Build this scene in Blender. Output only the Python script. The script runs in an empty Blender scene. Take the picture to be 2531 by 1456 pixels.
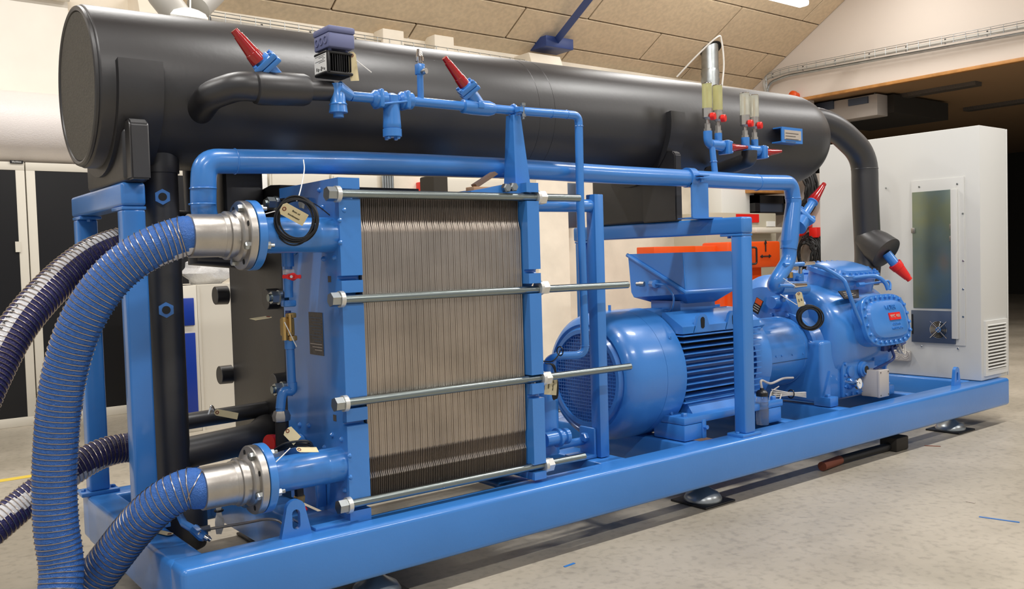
import bpy, bmesh, math, random
from mathutils import Vector as V, Matrix as M
PI = math.pi
random.seed(4)
S = bpy.context.scene
col = S.collection
# ------------------------------------------------------------------ camera, world, lights, exposure
FPX, YAW, PIT, ROL = 2216.5, .6606, -.0398, -.0296
CAM = V((-.9011, -2.9639, 1.3178))
FW = V((math.sin(YAW)*math.cos(PIT), math.cos(YAW)*math.cos(PIT), math.sin(PIT)))
_r = V((math.cos(YAW), -math.sin(YAW), 0)); _u = _r.cross(FW)
RT = math.cos(ROL)*_r + math.sin(ROL)*_u
UP = math.cos(ROL)*_u - math.sin(ROL)*_r
cd = bpy.data.cameras.new('camera'); cd.sensor_width = 36; cd.lens = FPX/2531*36; cd.clip_start = .05
cam = bpy.data.objects.new('camera', cd); col.objects.link(cam)
cam.matrix_world = M(((RT.x, UP.x, -FW.x, CAM.x), (RT.y, UP.y, -FW.y, CAM.y), (RT.z, UP.z, -FW.z, CAM.z), (0, 0, 0, 1)))
S.camera = cam
S.view_settings.view_transform = 'Standard'; S.view_settings.look = 'None'
S.view_settings.gamma = 1; S.view_settings.use_curve_mapping = False
S.view_settings.exposure = 0.04
S.cycles.use_denoising = True
S.cycles.max_bounces = 6
w = bpy.data.worlds.new('world'); S.world = w; w.use_nodes = True
w.node_tree.nodes['Background'].inputs[0].default_value = (.93, .96, 1, 1)
w.node_tree.nodes['Background'].inputs[1].default_value = .50
def area(x, y, z, sx, sy, e, rx=0, color=(1, .98, .95)):
    l = bpy.data.lights.new('ceiling_light', 'AREA'); l.shape = 'RECTANGLE'; l.size = sx; l.size_y = sy
    l.energy = e*1.22; l.color = color
    o = bpy.data.objects.new('ceiling_light', l); o.location = (x, y, z); o.rotation_euler = (rx, 0, 0); col.objects.link(o)
for x in (-3.2, 0.2, 3.6, 7.0):
    area(x, 3.3, 5.35, 1.5, .16, 80)
area(9.8, 3.3, 5.35, 1.5, .16, 45)
for x in (-2.6, 1.4, 5.4, 9.4):
    area(x, -.9, 5.6, 1.5, .16, 105)
for x in (-1.5, 3.0, 7.5):
    area(x, -4.2, 4.6, 1.5, .16, 85)

def at(px, py, x=None, y=None, z=None):          # a photo pixel and one known coordinate give the point
    d = FW + RT*((px-1265.5)/FPX) - UP*((py-728)/FPX)
    if x is not None: t = (x-CAM.x)/d.x
    elif y is not None: t = (y-CAM.y)/d.y
    else: t = (z-CAM.z)/d.z
    return CAM + d*t

# ------------------------------------------------------------------ materials
def lin(c): return tuple(((v/255)/12.92 if v <= 10 else ((v/255+.055)/1.055)**2.4) for v in c)+(1,)
MATS = {}
def mat(name, c, rough=.5, metal=0, coat=0, bump=0, bscale=60, var=0, vscale=3, spec=.5, emit=0, trans=0, alpha=1, c2=None, coatr=.08):
    m = bpy.data.materials.new(name); m.use_nodes = True; N = m.node_tree.nodes; L = m.node_tree.links
    b = N['Principled BSDF']; I = b.inputs
    I['Base Color'].default_value = lin(c); I['Roughness'].default_value = rough; I['Metallic'].default_value = metal
    I['Coat Weight'].default_value = coat; I['Coat Roughness'].default_value = coatr; I['Specular IOR Level'].default_value = spec
    I['Transmission Weight'].default_value = trans; I['Alpha'].default_value = alpha
    if emit:
        I['Emission Color'].default_value = lin(c); I['Emission Strength'].default_value = emit
    tc = N.new('ShaderNodeTexCoord')
    if var or c2:
        n = N.new('ShaderNodeTexNoise'); n.inputs['Scale'].default_value = vscale; n.inputs['Detail'].default_value = 6
        L.new(tc.outputs['Object'], n.inputs['Vector'])
        mx = N.new('ShaderNodeMix'); mx.data_type = 'RGBA'
        c1 = lin(c); cc = lin(c2) if c2 else tuple(v*(1-var) for v in c1[:3])+(1,)
        mx.inputs[6].default_value = cc; mx.inputs[7].default_value = c1
        rp = N.new('ShaderNodeMapRange'); rp.inputs[1].default_value = .35; rp.inputs[2].default_value = .65
        L.new(n.outputs[0], rp.inputs[0]); L.new(rp.outputs[0], mx.inputs[0]); L.new(mx.outputs[2], I['Base Color'])
    if bump:
        n = N.new('ShaderNodeTexNoise'); n.inputs['Scale'].default_value = bscale; n.inputs['Detail'].default_value = 4
        L.new(tc.outputs['Object'], n.inputs['Vector'])
        bp = N.new('ShaderNodeBump'); bp.inputs['Strength'].default_value = bump; bp.inputs['Distance'].default_value = .01
        L.new(n.outputs[0], bp.inputs['Height']); L.new(bp.outputs[0], I['Normal'])
    MATS[name] = m
    return m
blue = mat('machine_blue_paint', (58, 128, 206), .34, coat=.5, bump=.05, bscale=45, var=.08, vscale=2, coatr=.14)
bluedk = mat('dark_blue_steel', (40, 62, 120), .45)
foam = mat('black_foam_insulation', (33, 32, 34), .42, bump=.04, bscale=40, spec=.9, var=.12, vscale=8)
foamend = mat('grey_foam_face', (76, 72, 64), .7, bump=.3, bscale=120, var=.25, vscale=60)
steel = mat('stainless_steel', (186, 182, 176), .40, 1, bump=.05, bscale=90, var=.12, vscale=12)
plate = mat('plate_pack_steel', (180, 170, 160), .33, .85, var=.2, vscale=5)
zinc = mat('zinc_plated_steel', (168, 174, 176), .3, 1)
rodm = mat('threaded_rod_steel', (138, 148, 148), .3, 1)
white_nut = mat('zinc_nut_bright', (215, 215, 210), .35, .6)
red = mat('red_plastic_cap', (158, 14, 18), .22, coat=.6)
redb = mat('bright_red_plastic', (222, 34, 26), .35)
orange = mat('orange_paint', (232, 84, 22), .4, var=.1)
brass = mat('brass', (200, 166, 104), .4, .9)
black = mat('black_rubber', (22, 22, 23), .5)
blackg = mat('black_plastic', (18, 18, 20), .35)
darkhole = mat('dark_opening', (7, 8, 10), .8)
white = mat('white_plastic', (232, 232, 228), .4)
cabgrey = mat('light_grey_enamel', (206, 206, 202), .5, bump=.02, bscale=200)
boxgrey = mat('grey_plastic_box', (180, 174, 168), .5)
tagp = mat('manila_tag_paper', (222, 208, 166), .8, var=.06, vscale=30)
ink = mat('black_ink', (30, 26, 26), .8)
hoseb = mat('blue_hose_fabric', (52, 108, 190), .4, bump=.6, bscale=220, var=.2, vscale=60)
hosed = mat('navy_hose_fabric', (36, 34, 92), .4, bump=.6, bscale=220, var=.2, vscale=60)
hosew = mat('white_hose_stripe', (205, 205, 208), .45, bump=.3, bscale=200)
wirem = mat('hose_wire_steel', (178, 166, 156), .3, 1)
glass = mat('sight_glass', (240, 240, 225), .12, trans=.6, spec=.5)  # milky pale base colour stands in for light caught by the glass
glassy = mat('sight_glass_oil', (222, 220, 160), .12, trans=.45)
chrome = mat('chrome', (215, 215, 215), .12, 1)
galv = mat('galvanised_sheet', (176, 182, 184), .35, .85, var=.2, vscale=10)
mirror_sheet = mat('zinc_mounting_plate', (112, 140, 158), .32, .8, c2=(140, 150, 124), vscale=2.0)
fanp = mat('fan_panel_steel', (92, 104, 124), .42, .75)
alu = mat('nameplate_aluminium', (196, 186, 174), .45, .4)
silver = mat('grey_nameplate', (104, 98, 92), .5, .3, var=.3, vscale=60)
purple = mat('grey_blue_actuator', (106, 112, 150), .5)
wood = mat('pine_trim', (196, 140, 78), .55, var=.25, vscale=9)
card = mat('cardboard', (176, 136, 100), .8)
wallm = mat('whitewashed_wall', (244, 234, 216), .85, bump=.5, bscale=7, var=.13, vscale=2.2)
gable = mat('gable_plaster', (214, 203, 192), .85, bump=.05, bscale=30)
plyw = mat('pale_plywood', (246, 240, 228), .6, var=.06, vscale=2)
panelm = mat('woodwool_panel', (226, 206, 176), .9, bump=.25, bscale=160, var=.14, vscale=18)
jointm = mat('panel_joint_batten', (150, 116, 78), .8)
bubble = mat('bubble_film', (225, 218, 214), .35, bump=.25, bscale=90)
navy = mat('workshop_blue', (14, 52, 150), .35)
offw = mat('off_white_steel', (214, 208, 194), .5)
cream = mat('grey_beige_cabinet', (186, 180, 160), .6)
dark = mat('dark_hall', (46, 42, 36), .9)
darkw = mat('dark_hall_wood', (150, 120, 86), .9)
cable = mat('grey_cable', (176, 172, 164), .5)
greyc = mat('light_grey_cord', (196, 192, 184), .5)
bag = mat('clear_film_bag', (235, 235, 235), .2, trans=.5, bump=1, bscale=30)
bottlem = mat('clear_plastic_bottle', (226, 232, 236), .1, trans=.9)
rust = mat('rusty_brown', (120, 62, 42), .6)
lampm = mat('lamp_diffuser', (255, 253, 245), .4, emit=9)
dull_brown = mat('dull_brown_metal', (122, 100, 86), .5, .4)
yellow = mat('floor_line_yellow', (214, 186, 70), .6)

# concrete floor
fl = bpy.data.materials.new('painted_concrete_floor'); fl.use_nodes = True
N = fl.node_tree.nodes; L = fl.node_tree.links; b = N['Principled BSDF']
tc = N.new('ShaderNodeTexCoord')
n1 = N.new('ShaderNodeTexNoise'); n1.inputs['Scale'].default_value = .9; n1.inputs['Detail'].default_value = 7; n1.inputs['Roughness'].default_value = .6
n2 = N.new('ShaderNodeTexNoise'); n2.inputs['Scale'].default_value = 26; n2.inputs['Detail'].default_value = 5
for n in (n1, n2): L.new(tc.outputs['Object'], n.inputs['Vector'])
r1 = N.new('ShaderNodeValToRGB'); r1.color_ramp.elements[0].position = .3; r1.color_ramp.elements[0].color = lin((152, 144, 128)); r1.color_ramp.elements[1].position = .7; r1.color_ramp.elements[1].color = lin((184, 175, 159))
L.new(n1.outputs[0], r1.inputs[0])
mx = N.new('ShaderNodeMix'); mx.data_type = 'RGBA'; mx.blend_type = 'MULTIPLY'; mx.inputs[0].default_value = 1
r2 = N.new('ShaderNodeValToRGB'); r2.color_ramp.elements[0].position = .3; r2.color_ramp.elements[0].color = (.78, .78, .78, 1); r2.color_ramp.elements[1].position = .5; r2.color_ramp.elements[1].color = (1, 1, 1, 1)
L.new(n2.outputs[0], r2.inputs[0]); L.new(r1.outputs[0], mx.inputs[6]); L.new(r2.outputs[0], mx.inputs[7]); L.new(mx.outputs[2], b.inputs['Base Color'])
rr = N.new('ShaderNodeMapRange'); rr.inputs[3].default_value = .3; rr.inputs[4].default_value = .5
L.new(n1.outputs[0], rr.inputs[0]); L.new(rr.outputs[0], b.inputs['Roughness'])
bp = N.new('ShaderNodeBump'); bp.inputs['Strength'].default_value = .06; bp.inputs['Distance'].default_value = .01
L.new(n2.outputs[0], bp.inputs['Height']); L.new(bp.outputs[0], b.inputs['Normal'])

# ------------------------------------------------------------------ mesh helpers
def perp(a):
    a = a.normalized(); h = V((0, 0, 1)) if abs(a.z) < .9 else V((1, 0, 0))
    s = a.cross(h).normalized(); return s, s.cross(a).normalized()
def fillet(pts, R, n=7):
    pts = [V(p) for p in pts]; out = [pts[0]]
    for i in range(1, len(pts)-1):
        a, p, c = pts[i-1], pts[i], pts[i+1]; d1 = (a-p); d2 = (c-p)
        l = min(R, d1.length*.48, d2.length*.48); p1 = p+d1.normalized()*l; p2 = p+d2.normalized()*l
        for k in range(n+1):
            t = k/n; out.append(p1*(1-t)**2+p*2*t*(1-t)+p2*t*t)
    out.append(pts[-1]); return out
def spline(pts, n=12):
    pts = [V(p) for p in pts]; P = [pts[0]*2-pts[1]]+pts+[pts[-1]*2-pts[-2]]; out = []
    for i in range(1, len(P)-2):
        a, b_, c, d = P[i-1:i+3]
        for k in range(n):
            t = k/n; out.append(.5*((2*b_)+(c-a)*t+(2*a-5*b_+4*c-d)*t*t+(3*b_-a-3*c+d)*t**3))
    out.append(pts[-1]); return out
def resample(pts, step):
    out = [pts[0].copy()]; acc = 0; prev = pts[0]
    for p in pts[1:]:
        seg = (p-prev).length; d = step-acc
        while d <= seg and seg > 0:
            out.append(prev.lerp(p, d/seg)); d += step
        acc = seg-(d-step); prev = p
    return out
def frames(pts):
    T = []
    for i in range(len(pts)):
        a = pts[max(i-1, 0)]; c = pts[min(i+1, len(pts)-1)]; T.append((c-a).normalized())
    s, u = perp(T[0]); F = [(s, u)]
    for i in range(1, len(pts)):
        s = (s-T[i]*s.dot(T[i]))
        s = s.normalized() if s.length > 1e-6 else perp(T[i])[0]
        u = T[i].cross(s).normalized()*(1 if F[0][1].dot(T[0].cross(F[0][0])) > 0 else -1); F.append((s, u))
    return T, F
class MB:
    def __init__(s): s.bm = bmesh.new()
    def merge(s, t):
        me = bpy.data.meshes.new('t'); t.to_mesh(me); t.free(); s.bm.from_mesh(me); bpy.data.meshes.remove(me); return s
    def box(s, c, size, rot=None, bev=0, seg=2):
        t = bmesh.new(); bmesh.ops.create_cube(t, size=1)
        bmesh.ops.scale(t, vec=V(size), verts=t.verts)
        if bev: bmesh.ops.bevel(t, geom=list(t.edges), offset=min(bev, min(size)*.45), segments=seg, affect='EDGES', profile=.5)
        if rot is not None: bmesh.ops.transform(t, matrix=rot.to_4x4(), verts=t.verts)
        bmesh.ops.translate(t, vec=V(c), verts=t.verts); return s.merge(t)
    def bx(s, x0, x1, y0, y1, z0, z1, bev=0, seg=2):
        return s.box(((x0+x1)/2, (y0+y1)/2, (z0+z1)/2), (abs(x1-x0), abs(y1-y0), abs(z1-z0)), None, bev, seg)
    def lathe(s, p0, ax, prof, seg=24, ph=0):
        p0 = V(p0); ax = V(ax).normalized(); a, b_ = perp(ax); rings = []
        for d, r in prof:
            if r < 1e-6: rings.append([s.bm.verts.new(p0+ax*d)])
            else: rings.append([s.bm.verts.new(p0+ax*d+(a*math.cos(ph+2*PI*k/seg)+b_*math.sin(ph+2*PI*k/seg))*r) for k in range(seg)])
        for A, B in zip(rings, rings[1:]):
            for k in range(seg):
                j = (k+1) % seg
                f = [A[k % len(A)], A[j % len(A)], B[j % len(B)], B[k % len(B)]]; g = []
                for v in f:
                    if v not in g: g.append(v)
                if len(g) > 2:
                    try: s.bm.faces.new(g)
                    except ValueError: pass
        for R_ in (rings[0], rings[-1]):
            if len(R_) > 2:
                try: s.bm.faces.new(R_)
                except ValueError: pass
        return s
    def cyl(s, p0, p1, r, r2=None, seg=20, ph=0):
        p0 = V(p0); p1 = V(p1); return s.lathe(p0, p1-p0, [(0, r), ((p1-p0).length, r if r2 is None else r2)], seg, ph)
    def hexa(s, p, ax, r, h): 
        p = V(p); ax = V(ax).normalized(); return s.cyl(p, p+ax*h, r, seg=6)
    def tube(s, pts, r, seg=12, closed=False, stripe=None, caps=True):
        pts = [V(p) for p in pts]; n = len(pts)
        if closed: pts2 = pts
        T, F = frames(pts+[pts[0], pts[1]] if closed else pts); rings = []
        for i in range(n):
            ri = r[i] if isinstance(r, (list, tuple)) else r; a, b_ = F[i]
            rings.append([s.bm.verts.new(pts[i]+(a*math.cos(2*PI*k/seg)+b_*math.sin(2*PI*k/seg))*ri) for k in range(seg)])
        for i in range(n if closed else n-1):
            A, B = rings[i], rings[(i+1) % n]
            for k in range(seg):
                f = s.bm.faces.new((A[k], A[(k+1) % seg], B[(k+1) % seg], B[k]))
                if stripe and stripe(k/seg, i/n): f.material_index = 1
        if caps and not closed:
            s.bm.faces.new(rings[0]); s.bm.faces.new(rings[-1])
        return s
    def ring(s, c, ax, R, r, seg=32, rs=8, a0=0, a1=2*PI):
        a, b_ = perp(V(ax)); full = abs(a1-a0-2*PI) < 1e-3; n = seg if full else seg+1
        return s.tube([V(c)+(a*math.cos(a0+(a1-a0)*k/seg)+b_*math.sin(a0+(a1-a0)*k/seg))*R for k in range(n)], r, rs, closed=full)
    def prism(s, poly, axis, a, b_, bev=0):
        t = bmesh.new()
        def mk(q, w_): return {'x': V((w_, q[0], q[1])), 'y': V((q[0], w_, q[1])), 'z': V((q[0], q[1], w_))}[axis]
        A = [t.verts.new(mk(q, a)) for q in poly]; B = [t.verts.new(mk(q, b_)) for q in poly]
        t.faces.new(A); t.faces.new(B[::-1]); n = len(poly)
        for k in range(n): t.faces.new((A[k], A[(k+1) % n], B[(k+1) % n], B[k]))
        if bev: bmesh.ops.bevel(t, geom=list(t.edges), offset=bev, segments=2, affect='EDGES')
        return s.merge(t)
    def loft(s, rings, caps=True):
        R_ = [[s.bm.verts.new(V(p)) for p in r] for r in rings]; n = len(R_[0])
        for A, B in zip(R_, R_[1:]):
            for k in range(n): s.bm.faces.new((A[k], A[(k+1) % n], B[(k+1) % n], B[k]))
        if caps: s.bm.faces.new(R_[0]); s.bm.faces.new(R_[-1])
        return s
    def quad(s, *p):
        s.bm.faces.new([s.bm.verts.new(V(q)) for q in p]); return s
    def build(s, name, m, parent=None, ang=35, kind=None, **tags):
        bm = s.bm
        bmesh.ops.recalc_face_normals(bm, faces=bm.faces)
        for f in bm.faces: f.smooth = True
        lim = math.radians(ang)
        for e in bm.edges:
            if len(e.link_faces) == 2: e.smooth = e.calc_face_angle(0) < lim
        lo = V([min(v.co[i] for v in bm.verts) for i in range(3)]); hi = V([max(v.co[i] for v in bm.verts) for i in range(3)])
        c = V(((lo.x+hi.x)/2, (lo.y+hi.y)/2, lo.z))
        bmesh.ops.translate(bm, vec=-c, verts=bm.verts)
        me = bpy.data.meshes.new(name); bm.to_mesh(me); bm.free()
        for k in (m if isinstance(m, (list, tuple)) else [m]): me.materials.append(k)
        return put(name, me, c, parent, kind, **tags)
def put(name, data, c, parent=None, kind=None, **tags):
    o = bpy.data.objects.new(name, data); col.objects.link(o); o.location = c
    if parent is not None:
        o.parent = parent; base = V((0, 0, 0)); p = parent
        while p is not None: base += p.location; p = p.parent
        o.location = V(c)-base
    if kind: o['kind'] = kind
    for k, v in tags.items():
        if v: o['category' if k == 'cat' else k] = v
    return o
def thing(name, label, cat, loc=(0, 0, 0), group=None):
    o = bpy.data.objects.new(name, None); col.objects.link(o); o.location = loc; o.empty_display_size = .1
    o['label'] = label; o['category'] = cat
    if group: o['group'] = group
    return o
def dup(root, delta, label=None, group=None):
    def cp(o, parent):
        c = o.copy(); col.objects.link(c); c.parent = parent
        for ch in list(o.children): cp(ch, c)
        return c
    r = cp(root, None); r.location = root.location+V(delta)
    if label: r['label'] = label
    if group: r['group'] = group
    return r
def text(body, loc, size, xdir, ydir, m, parent=None, name='lettering', ext=.0006, align='CENTER', **tags):
    c = bpy.data.curves.new(name, 'FONT'); c.body = body; c.size = size; c.extrude = ext; c.align_x = align; c.align_y = 'CENTER'
    c.materials.append(m)
    tmp = bpy.data.objects.new('tmp', c); me = bpy.data.meshes.new_from_object(tmp); bpy.data.objects.remove(tmp)
    o = put(name, me, loc, parent, **tags)
    X = V(xdir).normalized(); Z = X.cross(V(ydir)).normalized(); Y = Z.cross(X)
    o.rotation_euler = M((X, Y, Z)).transposed().to_euler()
    return o
def bolts(name, m, parent, pts, ax, r, h, seg=6, dome=False):
    """one shared mesh, one object per bolt"""
    b_ = MB(); ax = V(ax).normalized()
    prof = [(0, r), (h*.75, r), (h, r*.8)] if not dome else [(0, r), (h*.5, r*.85), (h, r*.3)]
    b_.lathe((0, 0, 0), ax, prof, seg)
    me = bpy.data.meshes.new(name); bm = b_.bm; bmesh.ops.recalc_face_normals(bm, faces=bm.faces); bm.to_mesh(me); bm.free(); me.materials.append(m)
    return [put(name, me, p, parent) for p in pts]
def bend(pts, R, n=7): return fillet(pts, R, n)
X_, Y_, Z_ = V((1, 0, 0)), V((0, 1, 0)), V((0, 0, 1))

# ------------------------------------------------------------------ the room
WB, XG, EZ, SL = 6.3, 11.44, 4.0, .6147
def st(name, mb, m): return mb.build(name, m, kind='structure')
MB().bx(-9, 26, -9, 9, -.2, 0).build('floor', fl, kind='structure')
st('wall_back', MB().bx(-9, XG, WB, WB+.3, 0, EZ+.3), wallm)
wr = MB().bx(XG, XG+.4, 5.42, WB+.3, 0, 3.70)
wr.prism([(WB+.3, 3.70), (WB+.3, EZ+.0), (-1, EZ+SL*(WB+1)), (-8.5, EZ), (-8.5, 3.70)], 'x', XG, XG+.2)
st('wall_right', wr, gable)
st('wall_stub', MB().bx(XG, XG+.12, 4.9, 5.42, 0, 2.5), gable)
st('trim_1', MB().bx(XG-.03, XG+.06, -7, 5.46, 3.655, 3.70, .004), wood)
# dark neighbouring hall
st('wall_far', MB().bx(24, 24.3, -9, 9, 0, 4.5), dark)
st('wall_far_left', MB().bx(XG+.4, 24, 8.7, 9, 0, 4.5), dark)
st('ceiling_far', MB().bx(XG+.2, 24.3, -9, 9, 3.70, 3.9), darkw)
sh = thing('storage_rack', 'dim storage rack standing in the dark hall beyond the white cabinet', 'rack', (19, -1.2, 0))
for z in (.1, 1.0, 1.9, 2.8): MB().bx(18.5, 19.2, -3, .6, z, z+.06).build('shelf', rust, sh)
for y in (-3, .55): MB().bx(18.5, 18.6, y, y+.08, 0, 3.3).build('post', bluedk, sh)
for i, (y, z) in enumerate(((-2.5, .16), (-1.4, .16), (-.3, 1.06), (-2.2, 1.06), (-1.1, 1.96), (-.2, 2.86))):
    MB().bx(18.55, 19.1, y, y+.7, z, z+.5, .02).build('storage_bin', (bluedk, cream, dark)[i % 3], label='%s bin on the dim storage rack, %s shelf, %s' % (('dark blue', 'beige', 'dark brown')[i % 3], ('lowest', 'lowest', 'second', 'second', 'third', 'top')[i], ('right end', 'middle', 'left end', 'right end', 'middle', 'left end')[i]), cat='bin', group='bins on the dim storage rack')
# sloped ceiling
cl = MB(); cl.prism([(WB+.3, EZ-SL*.3+.06), (WB+.3, EZ+.25), (-1, EZ+SL*(WB+1)+.25), (-8.5, EZ+.25), (-8.5, EZ+.06), (-1, EZ+SL*(WB+1)+.04)], 'x', -9, XG+.4)
ceil = st('ceiling', cl, jointm)
nrm = V((0, -SL, -1)).normalized(); sl = V((0, -1, SL)).normalized()
rows = []
q = [at(1860, 222, x=XG), at(1942, 137, x=XG), at(2024, 62, x=XG)]
ys = [6.42, 5.62]
yj = [6.10, at(1942, 137, x=XG).y, at(2024, 62, x=XG).y]
stepy = yj[1]-yj[2]
edges = [WB+.02, 6.1]+[yj[1]-stepy*k for k in range(0, 7)]
xoff = [0, at(1855, 207, y=6.0).x, at(1802, 106, y=5.3).x, at(1855, 207, y=6.0).x, at(1802, 106, y=5.3).x]
PL = 2.42
pme = {}
for ri in range(len(edges)-1):
    y0, y1 = edges[ri], edges[ri+1]
    xo = xoff[min(ri, 4) if ri < 5 else 3+ri % 2]; x = xo % PL - 3*PL
    while x < XG:
        a, b_ = max(x, -4.5)+.011, min(x+PL, XG)-.011
        if b_-a > .05:
            key = (ri, round(b_-a, 3))
            cy = (y0+y1)/2; cz = EZ+SL*(WB-cy); wl = (y0-y1)*math.sqrt(1+SL*SL)-.022
            if key not in pme:
                t = bmesh.new(); bmesh.ops.create_cube(t, size=1); bmesh.ops.scale(t, vec=V((b_-a, wl, .03)), verts=t.verts)
                bmesh.ops.bevel(t, geom=list(t.edges), offset=.004, segments=1, affect='EDGES')
                bmesh.ops.transform(t, matrix=M((X_, -sl, nrm)).transposed().to_4x4(), verts=t.verts)
                bmesh.ops.recalc_face_normals(t, faces=t.faces)
                me = bpy.data.meshes.new('ceiling_panel'); t.to_mesh(me); t.free(); me.materials.append(panelm); pme[key] = me
            put('ceiling_panel', pme[key], V(((a+b_)/2, cy, cz)), ceil)
        x += PL
# pilasters on the back wall
for i, (x0, x1, zt) in enumerate(((6.45, 6.98, 3.95), (at(345, 20, y=5.92).x, at(412, 20, y=5.92).x, 3.97))):
    p_ = MB().bx(x0, x1, WB-.38, WB+.01, 0, 3.75)
    p_.prism([(WB+.01, 3.75), (WB-.38, 3.75), (WB-.3, zt), (WB+.01, zt)], 'x', x0, x1)
    p_.build('trim_%d' % (i+2), wallm, kind='structure', label='whitewashed brick pilaster')
for i, px in enumerate((960, 1085)):
    c = at(px, 98+i*14, y=WB-.1)
    MB().bx(c.x-.14, c.x+.14, WB-.22, WB, c.z-.2, c.z+.09, .01).build('corbel', wallm, label=('cream wall corbel under the ceiling edge above the solenoid valve', 'cream wall corbel under the ceiling edge above the small gauge valve')[i], cat='corbel', group='corbels at the ceiling edge')
# blue tie brace and its bracket
tr = thing('tie_brace', 'dark blue steel tie brace sloping up from its wall bracket', 'brace', (7.0, WB-.2, 3.9))
a = at(1370, 108, y=WB-.3); b_ = at(1470, -20, y=4.9)
MB().cyl(a, a+(b_-a)*1.6, .06, seg=4).build('diagonal', bluedk, tr)
c = at(1365, 118, y=WB-.28)
MB().bx(c.x-.22, c.x+.25, WB-.42, WB-.05, c.z-.03, c.z+.11, .01).build('bracket', bluedk, tr)
# plywood lining on the left of the back wall
lin_ = MB().bx(-6, 1.1, WB-.03, WB, 2.2, 4.0)
lin_.build('wall_lining', plyw, label='pale plywood sheeting on the back wall above the black cabinets', cat='panelling')
MB().tube([(-4, WB-.1, 4.02-.13), (1.1, WB-.1, 3.87)], .04, 10).build('conduit', offw, label='white conduit running along the top of the plywood sheeting', cat='pipe')
# cable tray along back wall and gable
tray = thing('cable_tray', 'wire cable tray with grey cables along the wall tops', 'cable tray', (6, 6, 3.75))
P = [V((2.4, WB-.16, 3.83)), V((XG-.5, WB-.16, 3.76)), V((XG-.16, WB-.4, 3.78)), at(1885, 196, x=XG-.16)+V((0, 0, .0)), at(1940, 178, x=XG-.16), at(2531, 66, x=XG-.16), at(2700, 34, x=XG-.16)]
P2 = [V((2.4, WB-.1, 3.78)), V((XG-.5, WB-.1, 3.72)), V((XG-.12, WB-.35, 3.73)), at(1900, 205, x=XG-.1), at(1945, 187, x=XG-.1), at(2531, 82, x=XG-.1), at(2700, 50, x=XG-.1)]
MB().tube(bend(P, .12), .028, 8).build('cable', cable, tray)
MB().tube(bend(P2, .12), .022, 8).build('cable', galv, tray)
P3 = [p+V((0, 0, .05)) for p in P]
t_ = MB().tube(bend(P3, .12), .006, 6)
t_.tube(bend([p+V((-.03, -.06, .07)) for p in P], .12), .004, 6); t_.tube(bend([p+V((-.03, -.06, -.03)) for p in P], .12), .004, 6)
for p in resample(bend(P, .12), .16): t_.tube([p+V((0, 0, .08)), p+V((-.03, -.07, .07)), p+V((-.03, -.07, -.04))], .0035, 5)
t_.build('tray_mesh', galv, tray, kind='stuff')
t_ = MB()
for p in resample(bend(P, .12), .55): t_.cyl(p+V((-.01, -.01, -.034)), p+V((-.01, -.01, .034)), .012, seg=6)
t_.build('cable_tie', blackg, tray, kind='stuff')
# visible fluorescent lamp
lt = thing('ceiling_lamp', 'lit white fluorescent lamp hanging under the sloped ceiling', 'lamp', tuple(at(1935, 5, y=4.0)))
c = at(1990, 17, y=4.0)
MB().bx(c.x-1.5, c.x, 3.93, 4.09, c.z, c.z+.09, .03).build('diffuser', lampm, lt)
MB().bx(c.x-1.5, c.x+.05, 3.97, 4.05, c.z+.09, c.z+.12, .01).build('housing', white, lt)
MB().cyl((c.x-.2, 4.01, c.z+.1), (c.x-.2, 4.01, 5.4), .005, seg=6).build('suspension', galv, lt)
# exhaust duct through the ceiling with cord
def ceil_hit(px, py):
    d = FW + RT*((px-1265.5)/FPX) - UP*((py-728)/FPX)
    t = (EZ+SL*(WB-CAM.y)-CAM.z-.03)/(d.z+SL*d.y); return CAM+d*t
hc_ = ceil_hit(1757, 122); YU = hc_.y
du = thing('exhaust_duct', 'shiny round metal exhaust duct rising through the sloped ceiling', 'duct', tuple(at(1757, 200, y=5.2)))
a = at(1756, 215, y=YU); top = hc_
MB().cyl((a.x, a.y, a.z), (a.x, a.y, top.z+.3), .125, seg=28).build('pipe', galv, du)
prof = []
zb = at(1756, 215, y=YU).z; zt = at(1756, 172, y=YU).z; k = 22
prof = [((zt-zb+.9)*i/k, .128+(.01 if i % 2 else 0)) for i in range(k+1)]
MB().lathe((a.x, a.y, zb-.9), Z_, prof, 28).build('flexible_section', galv, du)
MB().lathe(top+V((0, 0, .0)), V((0, SL, 1)), [(-.012, .165), (0.02, .165)], 28).build('collar', darkhole, du)
w1 = [at(1673, 190, y=5.6), at(1720, 140, y=5.3), at(1772, 92, y=5.0), at(1783, 100, y=5.0), at(1789, 160, y=5.1), at(1784, 225, y=5.2), at(1784, 300, y=5.3)]
MB().tube(spline(w1, 6), .012, 6).build('power_cord', white, du, label='thin white looped cord')
# grey air duct and round fitting above the tank end
ad = thing('air_outlet', 'white round air outlet with grey ducts above the tank end', 'air outlet', tuple(at(468, 30, y=3.6)))
c = at(468, 40, y=3.6)
MB().lathe(c, V((0, -.3, 1)), [(-.1, .12), (0, .13), (.03, .11), (.05, .06), (.06, 0)], 28).build('outlet', white, ad)
MB().tube([at(440, 40, y=3.7), at(400, -10, y=3.7), at(370, -60, y=3.8)], .1, 16).build('duct', cable, ad)
MB().tube([at(490, 20, y=3.7), at(530, -20, y=3.8), at(560, -60, y=3.9)], .09, 16).build('duct', cable, ad)
MB().cyl(at(470, 45, y=3.58), at(471, -40, y=3.58), .006, seg=6).build('pull_cord', white, ad)
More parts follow.
